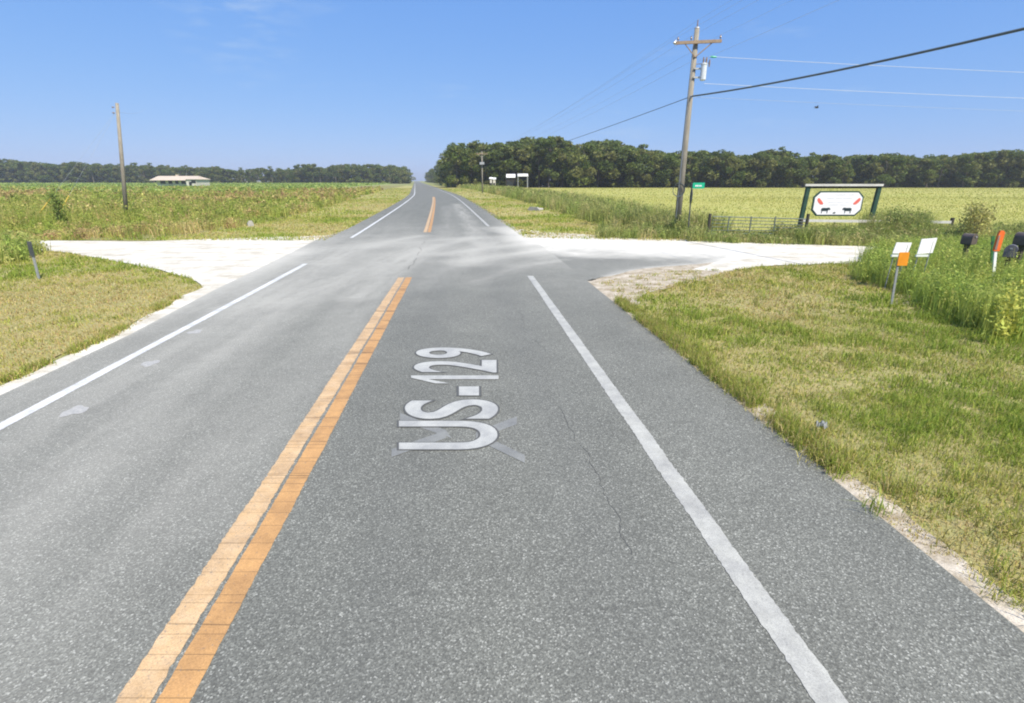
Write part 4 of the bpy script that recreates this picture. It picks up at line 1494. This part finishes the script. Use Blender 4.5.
def keep_off(xy, polys):
    k = np.ones(len(xy), bool)
    for p in polys:
        k &= ~inside(p, xy[:, 0], xy[:, 1])
    return xy[k]


def verge_grass(veg, poly, bands, hscale=1.0, dry=0.0, edge=None):
    for y0, y1, dens, w0 in bands:
        xs = [p[0] for p in poly]
        lo_x, hi_x = max(min(xs), -1.25 * y1 - 3), min(max(xs), 1.25 * y1 + 3)
        n = int((hi_x - lo_x) * (y1 - y0) * dens)
        xy = np.stack([RNG.uniform(lo_x, hi_x, n), RNG.uniform(y0, y1, n)], 1)
        xy = xy[inside(poly, xy[:, 0], xy[:, 1])]
        # stay within the wider view
        xy = xy[np.abs(xy[:, 0]) < xy[:, 1] * 1.25 + 2.5]
        tq = .9959 * (xy[:, 0] - O0.x) + .0907 * xy[:, 1]
        rag = np.clip(vnoise(xy[:, 0], xy[:, 1], 1.9, 47, 4) - .38, 0, 1)
        xy = xy[(xy[:, 1] > 20) | (np.abs(tq) > np.where(tq > 0, 4.86, 4.34) + np.where(tq > 0, .5, .55) * rag + RNG.uniform(0, .1, len(xy)))]
        nb = vnoise(xy[:, 0], xy[:, 1], .35, 41, 4)
        ns_ = vnoise(xy[:, 0], xy[:, 1], 3.0, 43, 3)
        clump = ns_
        xy, nb, clump = (q[RNG.random(len(xy)) < np.clip(.25 + clump * 1.5, 0, 1)] if False else q for q in (xy, nb, clump))
        g = np.clip(nb * 2.6 - .80 - dry + (clump - .5) * .9, 0, 1)          # 1 lush, 0 dry
        ci = np.clip(RNG.normal(4.2 - 3.6 * g, 1.05, len(xy)), 0, 5).astype(int)
        col = np.array(GRN)[ci] * RNG.normal(1, .16, (len(xy), 1))
        h = (.03 + .17 * np.clip(clump - .28, 0, 1) * (.45 + g)) * RNG.uniform(.5, 1.6, len(xy)) * hscale * .9
        veg.blades(xy, h, np.full(len(xy), w0) * RNG.uniform(.6, 1.3, len(xy)), np.clip(col, .01, .6), .95, -.012)


vg = Veg()
rv = [W(-6, 4.85), W(4, 4.85), W(9, 4.9), W(10.3, 5.0), G(632, 303), G(652, 289), G(692, 280)] + lime_r_bottom[4:] + [Vector((34, 17.6, 0)), Vector((34, -6, 0))]
verge_grass(vg, rv, [(1.5, 6, 2600, .0075), (6, 10, 1300, .011), (10, 18, 520, .020)])
# tufts leaning over the sandy edge
n = 900
s = RNG.uniform(1, 10.8, n)
cx_, cy_ = R(s, 4.95 + np.abs(RNG.normal(0, .16, n)))
ok = vnoise(cx_, cy_, 1.3, 5, 3) > .46
cx_, cy_ = cx_[ok], cy_[ok]
xy = np.repeat(np.stack([cx_, cy_], 1), 26, 0) + RNG.normal(0, .035, (len(cx_) * 26, 2))
vg.blades(xy, RNG.uniform(.06, .19, len(xy)), RNG.uniform(.004, .009, len(xy)), pick(GRN, len(xy), [3, 4, 3, 2, 2, 1]), .6, -.012)
c_ = scatter([W(10.2, 5.1), W(12.9, 5.2), G(650, 272), G(720, 269), G(690, 283), G(640, 300)], 130)
xy = np.repeat(c_, 14, 0) + RNG.normal(0, .06, (len(c_) * 14, 2))
vg.blades(xy, RNG.uniform(.02, .09, len(xy)), RNG.uniform(.008, .014, len(xy)), pick(GRN, len(xy), [1, 2, 3, 3, 3, 2]), .9, -.004)
# taller tufts through the verge
c_ = scatter(rv, 2600)
c_ = c_[(c_[:, 1] > 2) & (c_[:, 0] < c_[:, 1] * 1.2 + 2)]
xy = np.repeat(c_, 16, 0) + RNG.normal(0, .05, (len(c_) * 16, 2))
vg.blades(xy, RNG.uniform(.06, .2, len(xy)), RNG.uniform(.005, .011, len(xy)), np.repeat(pick(GRN, len(c_), [3, 4, 3, 2, 1.5, .6]), 16, 0) * RNG.normal(1, .15, (len(xy), 1)), .9, -.012)
tag(vg.build('verge_grass', M['grass']), 'short green and straw coloured grass of the right verge', 'grass', kind='stuff')

vg = Veg()
lv = [W(-6, -4.30), W(9, -4.34), W(10.5, -4.62), W(12.4, -4.9)] + lime_l_bottom + [Vector((-60, 19.5, 0)), Vector((-60, -6, 0))]
verge_grass(vg, lv, [(3, 9, 900, .012), (9, 14, 620, .016), (14, 19.5, 420, .022)], .9, .26)
n = 700
s = RNG.uniform(2, 12.5, n)
ok = vnoise(s, s * 0, 1.7, 6, 3) > .42
s = s[ok]
cx_, cy_ = R(s, -(np.interp(s, [9, 12.5], [4.44, 4.9]) + np.abs(RNG.normal(0, .09, len(s)))))
xy = np.repeat(np.stack([cx_, cy_], 1), 16, 0) + RNG.normal(0, .04, (len(cx_) * 16, 2))
vg.blades(xy, RNG.uniform(.04, .13, len(xy)), RNG.uniform(.007, .013, len(xy)), pick(GRN, len(xy), [2, 3, 3, 2, 2, 1]), .8, -.005)
tag(vg.build('verge_grass', M['grass']), 'short dry grass of the left verge', 'grass', kind='stuff')

vg = Veg()
verge_grass(vg, right_mown, [(22, 40, 130, .035), (40, 80, 30, .07), (80, 190, 5, .15)], 1.3, .22)
verge_grass(vg, left_mown, [(22, 40, 130, .035), (40, 80, 30, .07), (80, 190, 5, .15)], 1.3, .22)
tag(vg.build('mown_grass', M['grass']), 'mown straw green grass along the far road', 'grass', kind='stuff')


def weeds(veg, pts, hts, leaf, pal, wts, per=26, blade=8, bw=.02, spread=.28, tuft=None):
    """leafy weeds: stems with leaves up their height, plus grass blades round the foot; one palette entry per plant"""
    n = len(pts)
    pc = pick(pal, n, wts, .12)
    for k in range(per):
        f = RNG.uniform(.08, 1.0, n)
        r_ = spread * (1.1 - f * .75) * np.sqrt(RNG.random(n))
        a = RNG.uniform(0, 6.283, n)
        p = np.stack([pts[:, 0] + r_ * np.cos(a), pts[:, 1] + r_ * np.sin(a), f * hts - .02], 1)
        veg.leaves(p, leaf * RNG.uniform(.6, 1.4, n), np.clip(pc * RNG.normal(1, .16, (n, 1)), .008, .6), 1.0, 2.2)
    for k in range(blade):
        q = pts + RNG.normal(0, spread * .55, (n, 2))
        veg.blades(q, hts * RNG.uniform(.55, 1.15, n), np.full(n, bw) * RNG.uniform(.6, 1.4, n), np.clip(pc * RNG.normal(1.12, .2, (n, 1)), .01, .7), .42, -.02)


# left field: mixed green and red-brown weeds
WP = [(.23, .28, .06), (.31, .335, .08), (.41, .385, .11), (.38, .25, .12), (.50, .39, .17), (.27, .34, .06)]
vg = Veg()
left_field = [d for d in left_ditch] + [Vector((-90, 24, 0)), Vector((-300, 60, 0)), Vector((-300, 160, 0))]
for y0, y1, dens, leaf, per, bl, bw in ((23, 34, 6.0, .05, 20, 22, .020), (34, 55, 3.0, .08, 18, 20, .032), (55, 90, 1.2, .13, 16, 16, .055), (90, 160, .40, .22, 13, 12, .10)):
    n = int(dens * (y1 - y0) * (1.15 * y1))
    xy = np.stack([RNG.uniform(-1.15 * y1 - 4, 0, n), RNG.uniform(y0, y1, n)], 1)
    xy = xy[inside(left_field, xy[:, 0], xy[:, 1])]
    nz_ = vnoise(xy[:, 0], xy[:, 1], .13, 61, 3)
    rd = vnoise(xy[:, 0], xy[:, 1] * .6, .07, 63, 3)
    h = np.clip(.30 + (nz_ - .35) * 1.9, .16, 1.15) * RNG.uniform(.7, 1.2, len(xy))
    red = rd > .56
    for sel, w_ in ((~red, [3, 4, 3.4, .6, 1.4, 3]), (red, [1.2, 2, 2.4, 3.6, 2.6, .6])):
        weeds(vg, xy[sel], h[sel], leaf, WP, w_, per, bl, bw, .30 + leaf)
tag(vg.build('field_weeds', M['leaf']), 'green and red brown weeds covering the left field', 'weeds', kind='stuff')

# bright crop far left
vg = Veg()
n = 42000
yy = RNG.uniform(112, 450, n) ** 1.0
xx = -RNG.random(n) * (1.15 * yy) - 10
xy = np.stack([xx, yy], 1)
xy = xy[inside([(-52, 105), (-300, 105), (-900, 200), (-900, 520), (-110, 520)], xy[:, 0], xy[:, 1])]
p = np.concatenate([xy, RNG.uniform(.15, .75, (len(xy), 1))], 1)
vg.leaves(p, .25 + xy[:, 1] / 450 * .55, pick([(.22, .30, .075), (.26, .33, .085), (.31, .345, .10)], len(xy)), 1.2, 1.6)
tag(vg.build('crop_rows', M['leaf']), 'bright green low crop filling the far left field', 'crop', kind='stuff')

# tall grass and weeds of the right ditch, the pole foot and the field entrance
vg = Veg()
DP = [(.22, .27, .075), (.29, .32, .095), (.36, .35, .13), (.42, .36, .16), (.25, .31, .075)]
band = ditch[:7]
for k in range(len(band) - 1):
    a, b = band[k], band[k + 1]
    L = (b - a).length
    dist = (a.y + b.y) / 2
    n = int(L * np.interp(dist, [24, 60, 150, 300], [38, 14, 5, 2]))
    f = RNG.random(n)
    wd = np.interp(dist, [24, 60, 300], [3.6, 5, 6])
    nx = Vector((b.y - a.y, -(b.x - a.x), 0)).normalized()
    if nx.x < 0: nx = -nx
    w_ = RNG.random(n) ** .8 * wd + .15
    xy = np.stack([a.x + (b.x - a.x) * f + nx.x * w_, a.y + (b.y - a.y) * f + nx.y * w_], 1)
    h = RNG.uniform(.6, 1.3, n) * np.interp(dist, [24, 60, 300], [1.0, 1.15, 1.2])
    leaf = np.interp(dist, [24, 60, 150, 300], [.075, .15, .3, .5])
    weeds(vg, xy, h, leaf * .62, DP, [3, 4, 3, 1.4, 2], 14, 30, leaf * .24, .28 + leaf)
for (x0, x1, y0, y1, dens, hh) in ((690, 790, 242, 236, 22, .75), (775, 960, 244, 236, 30, .62), (862, 926, 238, 231, 26, 1.05), (950, 1060, 243, 234, 16, .6), (600, 700, 238, 233, 14, .55)):
    poly = [G(x0, y0), G(x1, y0 + (x1 - x0) * .02), G(x1, y1), G(x0, y1)]
    n = int(area(poly) * dens)
    xy = scatter(poly, n)
    nz_ = vnoise(xy[:, 0], xy[:, 1], .5, 71, 3)
    low = np.where((xy[:, 0] > P(705, 230, 24).x) & (xy[:, 0] < P(782, 230, 24).x) , .42, 1.0)
    h = hh * np.clip(.4 + 1.1 * nz_, .3, 1.3) * RNG.uniform(.7, 1.2, n) * low
    weeds(vg, xy, h, .045, DP, [3, 4, 3, 1.7, 3], 18, 24, .017, .28)
tag(vg.build('ditch_weeds', M['leaf']), 'tall rank grass and weeds along the right ditch and entrance', 'weeds', kind='stuff')

# lush weeds in the right foreground
vg = Veg()
RP = [(.28, .37, .07), (.34, .42, .085), (.40, .44, .105), (.21, .28, .07), (.45, .44, .12)]
poly = [G(*p) for p in ((856, 280), (900, 290), (935, 314), (975, 330), (1030, 343), (1100, 345), (1100, 254), (960, 252), (868, 258))]
n = int(area(poly) * 26)
xy = scatter(poly, n)
nz_ = vnoise(xy[:, 0], xy[:, 1], .7, 81, 3)
h = np.clip(.42 + .6 * nz_, .4, 1.1) * RNG.uniform(.65, 1.15, n)
weeds(vg, xy, h * .95, .027, RP, [4, 5, 4, 2, 1.5], 44, 34, .010, .24)
poly2 = [G(*p) for p in ((985, 345), (1035, 345), (1035, 305), (1000, 308))]
xy = scatter(poly2, 40)
weeds(vg, xy, RNG.uniform(.5, .8, 40), .04, [(.46, .46, .09), (.38, .42, .08)], None, 40, 8, .012, .16)
poly4 = [G(866, 286), G(902, 293), G(912, 272), G(866, 268)]
xy = scatter(poly4, 60)
weeds(vg, xy, RNG.uniform(.3, .7, 60), .026, RP, None, 36, 26, .010, .2)
# tall green at the far left corner
poly3 = [G(-30, 268), G(22, 262), G(46, 251), G(10, 244), G(-60, 246)]
n = int(area(poly3) * 16)
xy = scatter(poly3, n)
weeds(vg, xy, RNG.uniform(.25, .75, n), .055, [(.26, .34, .07), (.33, .39, .09), (.38, .38, .12)], None, 20, 14, .02, .22)
tag(vg.build('lush_weeds', M['leaf']), 'lush bright green roadside weeds', 'weeds', kind='stuff')

# stubble and grass of the hay field
vg = Veg()
for y0, y1, dens, w0, hh in ((25, 45, 34, .028, .11), (45, 90, 8, .06, .12), (90, 200, 1.3, .14, .13)):
    n = int(dens * (y1 - y0) * 1.25 * y1)
    xy = np.stack([RNG.uniform(-.1 * y1, 1.15 * y1, n), RNG.uniform(y0, y1, n)], 1)
    xy = xy[inside([(-30, 300)] + [d for d in ditch] + [(60, 25), (420, 60), (420, 300)], xy[:, 0], xy[:, 1])]
    nz_ = vnoise(xy[:, 0], xy[:, 1], .1, 91, 3)
    col = pick([(.36, .37, .085), (.41, .39, .105), (.31, .355, .07), (.44, .405, .125)], len(xy)) * (.82 + .36 * vnoise(xy[:, 0] * .25, xy[:, 1], .11, 93, 3))[:, None]
    vg.blades(xy, hh * (.5 + nz_) * RNG.uniform(.5, 1.3, len(xy)), np.full(len(xy), w0), col, .5, -.02)
tag(vg.build('hay_grass', M['grass']), 'yellow green hay grass covering the right field', 'grass', kind='stuff')


def shrub(px_, ptop, pbase, Y_, wd, label, pal, leaf, n):
    c0_, t0_ = P(px_, pbase, Y_), P(px_, ptop, Y_)
    root = empty('shrub', (c0_.x, Y_, 0), label, 'shrub')
    mb_ = MB()
    tips = []
    for k in range(9):
        a = RNG.uniform(0, 6.283)
        q = RNG.uniform(.3, 1) * wd / 2
        tip = Vector((c0_.x + q * math.cos(a), Y_ + q * math.sin(a), t0_.z * RNG.uniform(.75, 1)))
        mb_.path([(c0_.x + q * .2 * math.cos(a), Y_ + q * .2 * math.sin(a), 0), ((c0_.x + tip.x) / 2, (Y_ + tip.y) / 2, tip.z * .6), tip], [.02, .014, .006], 5)
        tips.append(tip)
    mb_.build('stem', M['bark'], root)
    v_ = Veg()
    tp = np.array([t[:] for t in tips])[RNG.integers(9, size=n)]
    p = tp + RNG.normal(0, wd * .14, (n, 3)) - np.array([0, 0, t0_.z * .75]) * RNG.random((n, 1)) ** 1.3
    p[:, 2] = np.maximum(p[:, 2], .08)
    v_.leaves(p - np.array(root.location), RNG.uniform(.6, 1.3, n) * leaf, pick(pal, n), .4, 2.2)
    f_ = v_.build('foliage', M['leaf'])
    f_.parent = root


shrub(980, 206, 222, 21.5, 1.1, 'small feathery yellow green shrub behind the mailboxes', [(.36, .36, .11), (.42, .38, .14)], .055, 1700)
shrub(893, 211, 224, 24.5, .9, 'round dull green shrub beside the right sign post', [(.24, .29, .09), (.28, .32, .10)], .05, 700)
shrub(58, 192, 215, 30, 1.0, 'bright green bush by the yellow stay guards in the left field', [(.19, .26, .06), (.23, .29, .07)], .06, 900)
